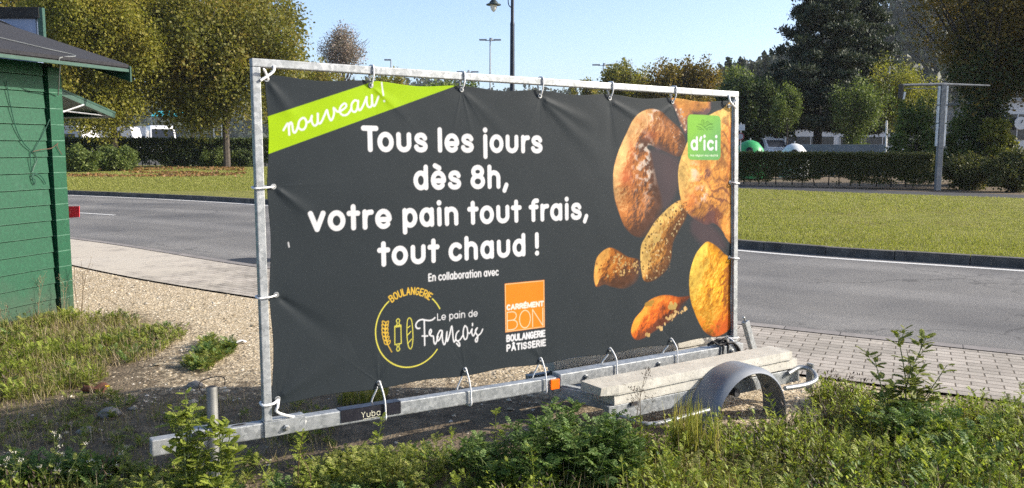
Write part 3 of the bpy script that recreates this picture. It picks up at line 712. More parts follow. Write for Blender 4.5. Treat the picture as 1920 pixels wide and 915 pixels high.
px_ = t.n('SeparateXYZ'); t.l(t.pos(), px_.inputs[0]); lft = t.math('MINIMUM', t.math('MAXIMUM', t.math('MULTIPLY', t.math('ADD', px_.outputs[0], 2.5), -.12), 0.), .34)
sand = t.ramp(t.math('ADD', t.noise(2.2, 5, .7, t.pos(), dist=.6), lft), [(.58, 0.), (.82, .9)])
t.set(t.mix(sand, c, (.47, .42, .34)), .9, 0, .2)
t.bump(t.math('ADD', t.math('MULTIPLY', br.outputs['Fac'], -1.), t.math('MULTIPLY', t.noise(90, 3, .6, t.pos()), .25)), .55, .006)
strip('pavement', BRI, offset(NEAR, -.16), .004, t.m, 700, 10)
# gutter course
t = NT('gutter_course'); st = t.n('Attribute', attribute_name='st').outputs['Vector']
br = t.n('TexBrick', offset=0.); t.l(st, br.inputs['Vector']); br.inputs['Scale'].default_value = 1
for k, v in (('Brick Width', .5), ('Row Height', 2.), ('Mortar Size', .006), ('Mortar Smooth', .3)): br.inputs[k].default_value = v
br.inputs['Color1'].default_value = (.20, .18, .165, 1); br.inputs['Color2'].default_value = (.25, .225, .2, 1); br.inputs['Mortar'].default_value = (.05, .045, .04, 1)
t.set(t.mix(1., br.outputs['Color'], t.ramp(t.noise(5, 6, .7, t.pos()), [(.3, .7), (.7, 1.15)]), 'MULTIPLY'), .9)
strip('gutter', offset(NEAR, -.15), NEAR, .0085, t.m, 500, 3)
# ---- asphalt
t = NT('asphalt'); po = t.pos(); st = t.n('Attribute', attribute_name='st').outputs['Vector']
sx = t.n('SeparateXYZ'); t.l(st, sx.inputs[0])
base = t.ramp(t.noise(75, 4, .8, po), [(.32, (.06, .057, .053)), (.5, (.155, .149, .139)), (.68, (.31, .30, .28))])
pat = t.ramp(t.noise(.45, 5, .6, po, dist=.4), [(.3, (.68, .68, .69)), (.7, (1.22, 1.2, 1.16))])
trk = t.ramp(t.math('SINE', t.math('MULTIPLY', sx.outputs[1], 2.6)), [(.2, .9), (.9, 1.1)])
c = t.mix(1., t.mix(1., base, pat, 'MULTIPLY'), trk, 'MULTIPLY')
oil = t.ramp(t.noise(3.5, 4, .75, po, dist=1), [(.27, .6), (.36, 1.)])
cv = t.n('TexVoronoi', feature='DISTANCE_TO_EDGE'); cv.inputs['Scale'].default_value = .33; wv_ = t.n('VectorMath', operation='ADD'); t.l(po, wv_.inputs[0]); t.l(t.noise(1.3, 4, .6, po, out=1), wv_.inputs[1]); t.l(wv_.outputs[0], cv.inputs['Vector'])
crk = t.mix(t.ramp(t.noise(.28, 3, .5, po), [(.46, 0.), (.58, 1.)]), (1, 1, 1), t.ramp(cv.outputs['Distance'], [(.0, .55), (.005, .7), (.009, 1.)]))
c = t.mix(1., c, crk, 'MULTIPLY')
t.set(t.mix(1., c, oil, 'MULTIPLY'), .82, 0, .3)
t.bump(t.noise(150, 3, .7, po), .7, .006)
ASPH = t.m
strip('road', NEAR, FAR, 0., ASPH, 400, 14)
strip('side_road', offset(LAWN, .18), offset(LAWN, 4.4), .0, plain('shade_darkened_asphalt', (.035, .035, .037), .9, var=.3, scale=20), 300, 6)  # shade along the hedge is painted into the side road's dark colour
def paint(name):
    t = NT(name); po = t.pos()
    t.set(t.mix(t.ramp(t.noise(60, 4, .7, po), [(.34, 1.), (.46, 0.)]), (.62, .61, .57), (.16, .155, .15)), .75); return t.m
PAINT = paint('road_paint')
strip('edge_line', offset(FAR, -.40), offset(FAR, -.26), .004, PAINT, 500, 2)
# short lane dashes on the left arm of the road
for k, (xa, xb, ya, yb) in enumerate(((136, 216, 398.5, 403.5), (-40, 60, 387, 392.5))):
    a, b = gp(xa, ya)[:2], gp(xb, yb)[:2]; e = b-a; nrm = np.array([-e[1], e[0]])/np.linalg.norm(e)*.06
    V = [np.append(q, .0045) for q in (a-nrm, b-nrm, b+nrm, a+nrm)]
    tag(npmesh('lane_marking', V, np.array([[0, 1, 2, 3]]), PAINT), kind='structure')
# ---- kerbs (stones with open joints) and lawn
KERB = plain('weathered_kerb_stone', (.085, .078, .068), .9, var=.45, scale=5, bump=.3)
def kerb(name, P, d, w_, h, L=1.0, x0=-45, x1=32, mat=KERB, z0=-.05):
    Q, l = resample(offset(P, d), L); mb = MB()
    for k in range(len(Q)-1):
        if not (x0 < Q[k][0] < x1): continue
        a, b = Q[k], Q[k+1]; e = unit(b-a); nn_ = np.array([-e[1], e[0]])*w_; a = a+e*.006; b = b-e*.006
        j = random.uniform(-.006, .006)
        lo = [np.append(q, z0) for q in (a, b, b+nn_, a+nn_)]; up = [np.append(q, h+j) for q in (a+nn_*.12, b+nn_*.12, b+nn_, a+nn_)]
        mb.hexa(lo+up)
    o = mb.build(name, mat); return tag(o, kind='structure')
kerb('kerb', FAR, -.02, .17, .135)
kerb('kerb', LAWN, .0, .16, .10, 1.)
tgr = NT('lawn_turf'); po = tgr.pos()
g1 = tgr.ramp(tgr.noise(2.2, 6, .65, po), [(.3, (.15, .15, .038)), (.5, (.205, .205, .05)), (.7, (.275, .255, .078))])
g2 = tgr.ramp(tgr.noise(70, 3, .7, po), [(.3, .55), (.7, 1.4)])
brn = tgr.ramp(tgr.noise(.35, 5, .65, po), [(.5, 0.), (.72, .65)])
tgr.set(tgr.mix(brn, tgr.mix(1., g1, g2, 'MULTIPLY'), (.19, .145, .065)), .95, 0, .1); tgr.bump(tgr.noise(60, 4, .7, po), 1., .03)
strip('lawn', offset(FAR, .14), LAWN, .105, tgr.m, 300, 40, zf=lambda x, y: .105+.05*(vnoise(x, y, .2, 21, 2)-.5)*np.clip((y-yat(FAR, x))/3, 0, 1)*np.clip((yat(LAWN, x)-y)/3, 0, 1))
# ---- lawn grass: blades thick enough to see from the road
def blades(pos, h, w_, lean=.5, r=rng):
    n = len(pos); a = r.random(n)*2*math.pi; L = h*(.6+.8*r.random(n)); ln = lean*r.random(n)
    up = np.stack([np.cos(a)*ln, np.sin(a)*ln, np.ones(n)], 1); side = np.stack([-np.sin(a+r.normal(0, .6, n)), np.cos(a), 0*a], 1)
    tv = [(0, -.5, 0), (0, .5, 0), (.55, .38, .06), (.55, -.38, .06), (1, 0, .22)]
    return scatter(tv, [(0, 1, 2, 3), (3, 2, 4)], pos, up, side, np.stack([L, w_*(.7+.6*r.random(n)), L], 1))
LB = leafmat('lawn_blades', [(.145, .13, .038), (.18, .195, .042), (.24, .255, .054), (.31, .29, .095)], .4, .8)
P = []
px = rng.random(150000)*1500+700; py = 352+rng.random(150000)**1.0*138
for x, y in zip(px, py):
    g = gp(x, y, .105); P.append(g)
px = rng.random(45000)*560-40; py = 314+rng.random(45000)*44
for x, y in zip(px, py): P.append(gp(x, y, .105))
P = np.array(P); ok = (P[:, 1] > yat(offset(FAR, .2), P[:, 0])) & (P[:, 1] < yat(LAWN, P[:, 0])-.15) & (P[:, 1] < 62) & (P[:, 1] > 3)
P = P[ok]; dist = P[:, 1]
v, f = blades(P, .035*(dist/18)**.25, .010*np.maximum(1, dist/15), .9)
tag(npmesh('lawn_grass', v, f, LB), 'short yellow green grass covering the lawn beyond the road', 'grass', kind='stuff')

# ================================================================ green market hut on the left
HU = unit(np.array([.28, .96, 0])); HN = np.array([HU[1], -HU[0], 0])      # along the wall (away), out of the wall
HC0 = np.array([-4.49, 8.62, 0])                                            # far right corner
def hp(a, b, z): return HC0+HU*a+HN*b+np.array([0, 0, z])                   # a along (0 = corner, negative nearer), b outward
hut = empty('market_hut', hp(-1.7, -1.2, 0), 'dark green wooden market hut with black felt roof left of the trailer', 'hut')
tg = NT('green_painted_boards'); co = tg.co(); mp = tg.n('Mapping'); tg.l(co, mp.inputs[0]); mp.inputs['Rotation'].default_value = (0, 0, -math.atan2(HU[1], HU[0])); mp.inputs['Scale'].default_value = (1.2, 14, 14)
gr = tg.noise(3, 6, .65, mp.outputs[0])
c = tg.ramp(gr, [(.25, (.004, .044, .020)), (.5, (.006, .062, .028)), (.75, (.011, .085, .040))])
wear = tg.ramp(tg.noise(2.3, 6, .7, co, dist=.8), [(.60, 0.), (.78, .5)])
sz_ = tg.n('SeparateXYZ'); tg.l(tg.pos(), sz_.inputs[0]); fz = tg.math('FRACT', tg.math('DIVIDE', tg.math('SUBTRACT', sz_.outputs[2], .03), .156)); ln_ = tg.math('MULTIPLY', tg.ramp(fz, [(0., 1.), (.03, .9), (.055, 0.)]), tg.ramp(tg.noise(7, 4, .7, co), [(.35, .25), (.6, .9)]))
dirt_ = tg.ramp(tg.math('ADD', sz_.outputs[2], tg.math('MULTIPLY', tg.noise(5, 5, .7, co), .5)), [(.25, .65), (.7, 0.)])
c2 = tg.mix(ln_, tg.mix(wear, c, (.03, .09, .055)), (.12, .23, .165))
tg.set(tg.mix(dirt_, c2, (.05, .06, .04)), .5, 0, .3); tg.bump(gr, .25, .004); HG = tg.m
HGD = plain('dark_green_paint', (.012, .05, .034), .5, var=.3); FELT = plain('black_roof_felt', (.022, .022, .025), .95, var=.3, scale=30, bump=.5)
DKW = plain('dark_stained_timber', (.018, .019, .018), .8, var=.4); GTR = plain('pale_green_trim', (.03, .075, .055), .5, var=.2)
mb = MB(); zb = .03; bh = .156; k = 0
while zb < 2.42:
    z1 = min(zb+bh, 2.5)
    A, B = -3.4, -.20
    q = [hp(A, -.03, zb), hp(B, -.03, zb), hp(B, .014, zb+.004), hp(A, .014, zb+.004), hp(A, -.03, z1-.002), hp(B, -.03, z1-.002), hp(B, .0, z1-.004), hp(A, .0, z1-.004)]
    mb.hexa(q); zb += bh
mb.build('board_wall', HG, hut, bevel=.002)
mb = MB(); mb.hexa([hp(-3.4, -2.4, .02), hp(-.02, -2.4, .02), hp(-.02, -.045, .02), hp(-3.4, -.045, .02), hp(-3.4, -2.4, 2.5), hp(-.02, -2.4, 2.5), hp(-.02, -.045, 2.5), hp(-3.4, -.045, 2.5)]); mb.build('cabin_body', HGD, hut)
def ubox(mb, a0, a1, b0, b1, z0, z1): return mb.hexa([hp(a0, b0, z0), hp(a1, b0, z0), hp(a1, b1, z0), hp(a0, b1, z0), hp(a0, b0, z1), hp(a1, b0, z1), hp(a1, b1, z1), hp(a0, b1, z1)])
ubox(MB(), -.165, .0, -.16, .035, .0, 2.46).build('corner_post', HG, hut, bevel=.004)
ubox(MB(), -3.4, -.0, -.05, -.005, -.02, .03).build('sole_plate', DKW, hut)
# roof plane: eave line at b = .36, rising inwards
ev, EV = .40, 2.52; sl_ = .30
def roofpt(a, b, dz=0.): return hp(a, b, EV+(ev-b)*sl_+dz)
A0, A1 = -3.8, .52
mb = MB(); mb.hexa([roofpt(A0, ev, -.02), roofpt(A1, ev, -.02), roofpt(A1, -1.25, -.02), roofpt(A0, -1.25, -.02), roofpt(A0, ev, .012), roofpt(A1, ev, .012), roofpt(A1, -1.25, .012), roofpt(A0, -1.25, .012)])
q2 = lambda a, b, dz: hp(a, b, EV+(ev+1.25)*sl_+(-1.25-b)*-sl_+dz)
mb.hexa([q2(A0, -1.25, -.02), q2(A1, -1.25, -.02), q2(A1, -2.85, -.02), q2(A0, -2.85, -.02), q2(A0, -1.25, .012), q2(A1, -1.25, .012), q2(A1, -2.85, .012), q2(A0, -2.85, .012)])
mb.build('roof', FELT, hut)
mb = MB(); mb.hexa([roofpt(A0, ev-.012, -.055), roofpt(A1-.01, ev-.012, -.055), roofpt(A1-.01, -1.25, -.055), roofpt(A0, -1.25, -.055), roofpt(A0, ev-.012, -.024), roofpt(A1-.01, ev-.012, -.024), roofpt(A1-.01, -1.25, -.024), roofpt(A0, -1.25, -.024)]); mb.build('soffit', DKW, hut)
ubox(MB(), A0, A1-.012, ev-.01, ev+.012, EV-.066, EV-.034).build('fascia', GTR, hut, bevel=.003)
mb = MB(); mb.hexa([roofpt(A1, ev+.015, -.16), roofpt(A1+.022, ev+.015, -.16), roofpt(A1+.022, -1.25, -.16), roofpt(A1, -1.25, -.16), roofpt(A1, ev+.015, -.002), roofpt(A1+.022, ev+.015, -.002), roofpt(A1+.022, -1.25, -.002), roofpt(A1, -1.25, -.002)]); mb.build('bargeboard', HGD, hut, bevel=.003)
# propped hatch on the end wall
hat = MB(); h0, h1 = hp(.02, -.05, 2.27), hp(.82, -.05, 2.045)
dv = -HN*1.5; nz = unit(np.cross(h1-h0, dv)); nz = nz*np.sign(nz[2])
hat.hexa([h0, h1, h1+dv, h0+dv, h0+nz*.02, h1+nz*.02, h1+dv+nz*.02, h0+dv+nz*.02]); hatch = hat.build('serving_hatch', HGD, hut)
fb = MB()
for off in (.0, 1.44): fb.hexa([h0-nz*.05-HN*off, h1-nz*.05-HN*off, h1-nz*.05-HN*(off+.05), h0-nz*.05-HN*(off+.05), h0-nz*.004-HN*off, h1-nz*.004-HN*off, h1-nz*.004-HN*(off+.05), h0-nz*.004-HN*(off+.05)])
fb.hexa([h1-nz*.05-unit(h1-h0)*.05, h1-nz*.05, h1-nz*.05+dv, h1-nz*.05+dv-unit(h1-h0)*.05, h1-nz*.004-unit(h1-h0)*.05, h1-nz*.004, h1-nz*.004+dv, h1-nz*.004+dv-unit(h1-h0)*.05])
fb.build('hatch_frame', GTR, hatch)
GALV0 = plain('dull_steel', (.40, .41, .41), .5, .6)
MB().tube([hp(.02, -.04, 2.02), h0+(h1-h0)*.45-nz*.05], .010, 6).build('hatch_stay', GALV0, hatch)
MB().tube([hp(.02, -.04, 2.05), h1-nz*.03+HN*-.05], .007, 6).build('hatch_stay', GALV0, hatch)
# cables on the hut
CAB = plain('grey_cable', (.16, .17, .165), .5); CABG = plain('dark_green_cable', (.012, .06, .04), .5)
def hx(x, y, b): # point of the wall plane pushed out by b, under an image point
    v = ray(x, y); c = np.array([0, 0, HC]); k = ((hp(0, b, 0)-c)@HN)/(v@HN); return c+k*v
rc_ = [roofpt(a, b, .022) for a, b in ((-1.6, -1.0), (-1.1, -.62), (-.55, -.1), (-.3, .15), (-.12, .33))]
P = smoothpts(np.array(rc_+[hx(113, 108, .40), hx(112.5, 122, .38), hx(111, 140, .30), hx(110, 160, .16), hx(109, 178, .06)]), 5)
tag(MB().tube(P, .006, 6).build('roof_cable', CAB, loc=hp(-.05, .3, 2.3), smooth=True), 'grey cable over the felt roof hanging off the eave of the green hut', 'cable')
loopP = [[(12, 152), (18, 190), (30, 240), (44, 268), (58, 282)], [(110, 178), (100, 205), (84, 245), (66, 278), (60, 284)], [(58, 283), (57, 300), (60, 322), (64, 312), (69, 300), (66, 288), (60, 283)], [(62, 325), (60, 332), (66, 338), (64, 346), (61, 330), (70, 326), (80, 334), (86, 345)]]
mb = MB()
for q in loopP: mb.tube(smoothpts(np.array([hx(x, y, .025) for x, y in q]), 5), .0042, 5)
tag(mb.build('hanging_wire', CABG, loc=hx(60, 284, .02), smooth=True), 'thin dark green wire knotted in a loop on the hut wall', 'wire')
mb = MB(); mb.tube(smoothpts(np.array([hx(x, y, .05) for x, y in ((62, 284), (80, 280), (96, 278), (107, 270), (109, 268), (107, 274), (116, 290))]), 4), .0035, 5)
tag(mb.build('twine', plain('rusty_twine', (.11, .06, .04), .8), loc=hx(100, 275, .05), smooth=True), 'rusty brown twine tied round the hut corner post', 'twine')
# red plate sticking out behind the hut
REDP = plain('red_plastic', (.72, .035, .05), .35, var=.08)
rs = empty('red_reflector_plate', hp(.08, -.05, 1.0), 'small square red plastic plate sticking out behind the hut corner', 'plate')
q = [at(x, y, 8.95) for x, y in ((124, 409), (148.5, 407), (148.5, 386.5), (124, 387))]
MB().prism(q, HU*.006).build('plate', REDP, rs)
a = at(124, 398, 8.953); MB().tube([a+np.array([.1, .01, 0]), a+np.array([-.14, -.02, 0]), np.array([*hp(-.03, -.2, 0)[:2], a[2]])], .008, 6).build('bracket', GALV0, rs)
# stall with blue grey boards behind the hut
BLU = plain('blue_grey_board', (.22, .28, .40), .5, var=.12, scale=2); BL2 = plain('pale_blue_film', (.36, .42, .55), .4, var=.1)
stl = empty('market_stall', at(30, 272, 12.5)*[1, 1, 0], 'tall blue grey boarded stall with dark timber cap behind the hut roof', 'stall')
YS = 12.5
def sb(x0, x1, y0, y1, Y0, Y1, nm, mat):
    a, b = at(x0, y1, Y0), at(x1, y0, Y0); mb = MB(); mb.hexa([(a[0], Y0, max(a[2], 0)), (b[0], Y0, max(a[2], 0)), (b[0], Y1, max(a[2], 0)), (a[0], Y1, max(a[2], 0)), (a[0], Y0, b[2]), (b[0], Y0, b[2]), (b[0], Y1, b[2]), (a[0], Y1, b[2])]); return mb.build(nm, mat, stl, bevel=.006)
sb(-180, 66, 32, 700, YS, YS+.15, 'stall_wall', BLU); sb(-182, 72, 13, 33.5, YS-.03, YS+.14, 'cap_board', DKW); sb(72.5, 79, 14, 80, YS-.02, YS+.05, 'edge_strip', GTR)
a = [at(x, y, YS-.012) for x, y in ((-20, 86), (56, 79), (56, 62), (34, 55), (-20, 24))]; MB().prism(a, (0, .008, 0)).build('pale_panel', BL2, stl)
mb = MB(); mb.tube(smoothpts(np.array([at(x, y, YS-.04) for x, y in ((-10, 36), (10, 43), (30, 53), (46, 58))]), 4), .012, 5); mb.tube([at(-10, 52, YS-.04), at(40, 66, YS-.04)], .012, 5); mb.build('cable', DKW, stl)
# ================================================================ the trailer
tz = NT('galvanised_steel'); co = tz.co()
vo = tz.n('TexVoronoi'); vo.inputs['Scale'].default_value = 55; tz.l(co, vo.inputs['Vector']); sc_ = tz.n('SeparateColor'); tz.l(vo.outputs['Color'], sc_.inputs[0])
c = tz.ramp(tz.math('ADD', tz.math('MULTIPLY', sc_.outputs[0], .35), tz.math('MULTIPLY', tz.noise(14, 5, .65, co), .65)), [(.25, (.20, .215, .22)), (.5, (.29, .305, .31)), (.75, (.39, .405, .405))])
st_ = tz.ramp(tz.noise(5, 6, .75, co, dist=1.2), [(.25, (.70, .68, .64)), (.45, (1, 1, 1))])
tz.set(tz.mix(1., c, st_, 'MULTIPLY'), tz.ramp(tz.noise(22, 4, .6, co), [(.3, .42), (.7, .62)]), .45, .5); tz.bump(tz.noise(60, 3, .6, co), .06, .003); GALV = tz.m
ZINC = plain('bright_zinc', (.31, .32, .315), .4, .6); RUB = plain('black_rubber', (.014, .014, .015), .7); BLK = plain('black_label', (.016, .016, .022), .35)
GUARD = plain('grey_plastic_guard', (.16, .175, .195), .45, var=.1, scale=4, spec=.5); ORR = plain('orange_reflector', (.82, .16, .012), .25, var=.06)
CORD = plain('white_cord', (.74, .74, .72), .6, var=.08); DKS = plain('dark_chassis_paint', (.03, .03, .033), .6)
trl = empty('billboard_trailer', (O[0], O[1], 0), 'low galvanised trailer carrying the tall tubular banner frame', 'trailer')
sl1, sl2 = -.0235, -.0105
MB().tbox(-.515, 1.80, -.062, -.003, .298, .374, sl1).build('drawbar', GALV, trl, bevel=.006)
MB().tbox(1.795, 3.42, -.075, .012, .291, .369, sl2).build('main_beam', GALV, trl, bevel=.006)
# tubular frame
MB().fbox(0, .040, .004, 1.710, -.04, 0).build('post', GALV, trl, bevel=.004)
MB().fbox(3.3287, 3.3687, .004, 1.710, -.04, 0).build('post', GALV, trl, bevel=.004)
MB().fbox(0, 3.3687, 1.7105, 1.750, -.04, .001).build('top_rail', GALV, trl, bevel=.004)
for s0 in (-.002, 3.18):
    p = MB(); z1 = .374+sl1*s0 if s0 < 1 else .369+sl2*s0
    p.tbox(s0, s0+.205, -.002 if s0 < 1 else .013, .009 if s0 < 1 else .022, z1-.072, z1+.003, 0); p.tbox(s0, s0+.205, -.05, -.003 if s0 < 1 else .012, z1+.001, z1+.009, 0)
    fp = p.build('foot_plate', GALV, trl, bevel=.002)
    q = tr(s0+.105, .010 if s0 < 1 else .023, z1-.037); MB().lathe(q, [(.0, -.002), (.016, 0), (.016, .010), (.009, .012), (.009, .02), (0, .02)], 6, [DH, np.array([0, 0, 1]), NF]).build('bolt', ZINC, fp)
for s0, dz in ((1.99, -.045), (2.60, -.045)):
    z1 = .369+sl2*s0; MB().lathe(tr(s0, .0125, z1+dz+.006), [(0, -.002), (.015, 0), (.015, .010), (.008, .012), (.008, .022), (0, .022)], 6, [DH, np.array([0, 0, 1]), NF]).build('bolt', ZINC, trl)
# oval slot and clamp at the nose
mb = MB(); mb.add([tr(-.115+.035*math.cos(a), -.0025 if False else -.032+.011*math.sin(a), .376-sl1*.115) for a in np.linspace(0, 2*math.pi, 16, endpoint=False)], [tuple(range(16))]); mb.build('slot', RUB, trl)
mb = MB(); mb.tbox(-.345, -.19, -.075, .006, .376, .388, sl1); mb.tbox(-.345, -.30, -.075, .01, .31, .386, sl1); clamp = mb.build('jack_clamp', GALV, trl, bevel=.003)
mb = MB(); mb.lathe(tr(-.315, .011, .37), [(.0, 0), (.03, 0), (.03, .014), (.018, .02), (0, .02)], 14, [DH, np.array([0, 0, 1]), NF]); mb.build('clamp_knob', RUB, clamp)
# prop leg through the clamp
a, b = tr(-.235, -.03, .585), tr(-.255, .035, -.03)
leg = MB().tube([a, a+(b-a)*.02, b], [.0235, .025, .025], 16).build('prop_leg', plain('worn_steel_tube', (.20, .20, .185), .5, .5, var=.3), trl, smooth=True)
MB().lathe(a+np.array([0, 0, .0005]), [(.0, 0), (.019, 0), (.019, .002), (0, .002)], 14).build('tube_mouth', RUB, leg)
MB().tube(smoothpts(np.array([at(x, y, 4.38) for x, y in ((388, 741), (376, 733), (373, 722), (378, 714), (392, 709), (408, 706), (418, 707), (422, 714), (420, 722))]), 5), .0028, 6).build('wire_ring', plain('rusty_wire', (.16, .11, .075), .6, .4), leg, smooth=True)
# label and reflector
zt = lambda s: .374+sl1*s
mb = MB(); mb.hexa([tr(.395, -.058, zt(.395)+.002), tr(.735, -.058, zt(.735)+.002), tr(.735, -.001, zt(.735)+.002), tr(.395, -.001, zt(.395)+.002), tr(.395, -.058, zt(.395)+.0035), tr(.735, -.058, zt(.735)+.0035), tr(.735, .0005, zt(.735)+.0035), tr(.395, .0005, zt(.395)+.0035)])
mb.hexa([tr(.395, -.0025, zt(.395)-.062), tr(.735, -.0025, zt(.735)-.062), tr(.735, .0005, zt(.735)-.062), tr(.395, .0005, zt(.395)-.062), tr(.395, -.0025, zt(.395)+.0015), tr(.735, -.0025, zt(.735)+.0015), tr(.735, .0005, zt(.735)+.0015), tr(.395, .0005, zt(.395)+.0015)])
lab = mb.build('label', BLK, trl)
def flatstroke(mb, P, wd):
    P = np.asarray(P, float); T = unit(np.gradient(P, axis=0)); Nn = np.stack([-T[:, 1], T[:, 0]], 1)*wd/2
    V = [tr(q[0], .0016, zt(q[0])+q[1]) for q in np.concatenate([P-Nn, P+Nn])]; n = len(P); mb.add(V, [(i, i+1, n+i+1, n+i) for i in range(n-1)])
mb = MB(); x = 0; u = .0215
for c_ in 'Yuba':
    gs, gw, lb, rb = G[c_]
    for g in gs: flatstroke(mb, np.stack([.508+(x+g[:, 0])*u*1.15, -.052+g[:, 1]*u], 1), .0032)
    x += gw+.42
flatstroke(mb, [(.515, -.060), (.60, -.060)], .002)
mb.build('lettering', plain('label_lettering', (.62, .60, .45), .4), lab)
MB().tbox(1.728, 1.792, -.002, .010, .304, .366, sl1).build('side_reflector', ORR, trl, bevel=.003)
p = [tr(.145, -.0005, zt(.145)-.028), tr(.2, -.0005, zt(.2)-.044), tr(.215, -.0005, zt(.215)-.022), tr(.19, -.0005, zt(.19)-.006), tr(.155, -.0005, zt(.155)-.012)]; MB().prism(p, NF*.0012).build('torn_sticker', plain('torn_paper', (.6, .59, .55), .8), trl)
# chassis: flared side members, cross members, axle
def chassis(sg, k):
    # sg = +1 viewer's side, -1 far side
    T = lambda t_: t_ if sg > 0 else -.065-t_
    m = MB(); q = lambda s, t_, z: tr(s, T(t_), z)
    m.hexa([q(1.81, .012, .262), q(2.02, .30, .235), q(2.05, .30, .235), q(1.85, .012, .262), q(1.81, .012, .282), q(2.02, .30, .248), q(2.05, .30, .248), q(1.85, .012, .282)])
    m.hexa([q(1.80, .012, .20), q(2.00, .30, .15), q(2.01, .30, .15), q(1.815, .012, .20), q(1.80, .012, .27), q(2.00, .30, .238), q(2.01, .30, .238), q(1.815, .012, .27)])
    m.build('flared_arm', GALV, trl, bevel=.002)
    m = MB(); m.hexa([q(1.86, .34, .145), q(3.56, .34, .125), q(3.56, .385, .125), q(1.86, .385, .145), q(1.86, .34, .235), q(3.56, .34, .215), q(3.56, .385, .215), q(1.86, .385, .235)]); m.build('side_member', GALV, trl, bevel=.004)
    # wheel guard: a half ring, open below
    cs, cz, R_ = 2.825, .022, .354; prof = []
    for t_ in np.linspace(0, 1, 12):
        e = max(0, (t_-.74)/.26)
        prof.append((.402+.208*t_, R_-.034*e*e))
    m = MB(); na = 30; V = []
    for ir in (0, .006):
        for i_ in range(na):
            a_ = math.radians(-6+192*i_/(na-1))
            for t_, rr in prof: V.append(q(cs-(rr-ir)*1.0*math.cos(a_), t_-(ir if t_ > .5 else 0), cz+(rr-ir)*math.sin(a_)*.98))
    n_ = len(prof); F_ = []
    for L_ in (0, na*n_):
        for i_ in range(na-1):
            for j_ in range(n_-1): F_.append((L_+i_*n_+j_, L_+i_*n_+j_+1, L_+(i_+1)*n_+j_+1, L_+(i_+1)*n_+j_))
    for i_ in range(na-1):
        for j_ in (0, n_-1): F_.append((i_*n_+j_, (i_+1)*n_+j_, na*n_+(i_+1)*n_+j_, na*n_+i_*n_+j_))
    for j_ in range(n_-1):
        for i_ in (0, na-1): F_.append((i_*n_+j_, i_*n_+j_+1, na*n_+i_*n_+j_+1, na*n_+i_*n_+j_))
    m.add(V, F_); g_ = m.build('wheel_guard', GUARD, trl, smooth=True)
    for aa in (25, 90, 155):
        a_ = math.radians(aa); MB().tube([q(cs-.344*math.cos(a_), .45, cz+.344*math.sin(a_)*.98), q(cs-.326*math.cos(a_), .45, cz+.326*math.sin(a_)*.98)], .012, 8).build('guard_bolt', ZINC, g_)
    MB().tube([q(cs-.345, .43, .05), q(cs-.1, .40, .13), q(cs, .39, .16)], .012, 6).build('guard_bracket', GALV, g_)
    # rub rail tube ahead of the guard, light loop behind it
    MB().tube(smoothpts(np.array([q(1.93, .36, .18), q(1.97, .50, .16), q(2.04, .565, .15), (q(2.25, .58, .155)), q(2.46, .585, .165)]), 6), .016, 10).build('rub_rail', ZINC, trl, smooth=True)
    MB().tube(smoothpts(np.array([q(3.20, .55, .17), q(3.40, .56, .165), q(3.53, .54, .18), q(3.58, .46, .215), q(3.54, .40, .225), q(3.42, .40, .20)]), 6), .016, 10).build('lamp_guard', ZINC, trl, smooth=True)
    m = MB(); m.hexa([q(3.585, .42, .06), q(3.60, .42, .06), q(3.60, .47, .06), q(3.585, .47, .06), q(3.585, .42, .255), q(3.60, .42, .255), q(3.60, .47, .255), q(3.585, .47, .255)]); m.build('rear_upright', ZINC, trl)
chassis(1, 0); chassis(-1, 1)
MB().tube([tr(2.81, .50, .19), tr(2.81, -.56, .19)], .026, 12).build('axle', DKS, trl, smooth=True)
for s0 in (2.02, 3.50): MB().tbox(s0, s0+.05, -.40, .335, .16, .215).build('cross_member', GALV, trl)
# folded rear leg standing up behind the beam
a, b = tr(3.56, -.10, .455), tr(3.675, -.10, .19); e = unit(b-a); sd = unit(np.cross(e, NF))
mb = MB(); mb.box((a+b)/2, (np.linalg.norm(b-a), .044, .04), [e, sd, NF]); rl = mb.build('folded_leg', GALV, trl, bevel=.003)
MB().tube([a-e*.002, a-e*.03, a-e*.038+sd*.008], .008, 8).build('pin', ZINC, rl)
# ---- concrete slabs lying on the chassis as ballast
tc = NT('grey_concrete_slab'); co = tc.co()
c = tc.ramp(tc.noise(9, 7, .7, co), [(.25, (.33, .315, .27)), (.5, (.45, .43, .375)), (.75, (.55, .53, .46))]); pits = tc.ramp(tc.noise(60, 3, .6, co), [(.3, .55), (.40, 1.)])
tc.set(tc.mix(1., c, pits, 'MULTIPLY'), .92, 0, .2); tc.bump(tc.noise(70, 4, .7, co), .35, .004); CONC = tc.m
def slab(s0, s1, t0, t1, z0, z1, sl, label, yaw=0., chip=False):
    import bmesh
    bm = bmesh.new(); n = 40; q = lambda s, t_, z: tr(s, t_+yaw*(s-s0), z+sl*(s-s0))
    r3 = np.random.default_rng(int(s0*1000)+3)
    V = []; ring = [(t1, z0), (t1, z0+.012), (t1-.006, z1), (t0+.006, z1), (t0, z0+.012), (t0, z0)]
    for i_ in range(n+1):
        s = s0+(s1-s0)*i_/n
        for t_, z in ring:
            j = r3.normal(0, .0006, 2); cz = 0
            tt, zz = t_+j[0], z+j[1]
            if chip and i_ < 3 and t_ == t1: tt -= .014*(1-i_/3); zz += .010*(1-i_/3)*(z == z0)
            V.append(q(s, tt, zz))
    mb = MB(); k = len(ring); mb.add(V, [(i_*k+j, i_*k+(j+1) % k, (i_+1)*k+(j+1) % k, (i_+1)*k+j) for i_ in range(n) for j in range(k)]+[tuple(range(k)), tuple(n*k+j for j in range(k))])
    o = mb.build('concrete_slab', CONC, loc=q((s0+s1)/2, (t0+t1)/2, z0)); return tag(o, label, 'slab', 'ballast slabs on the trailer')
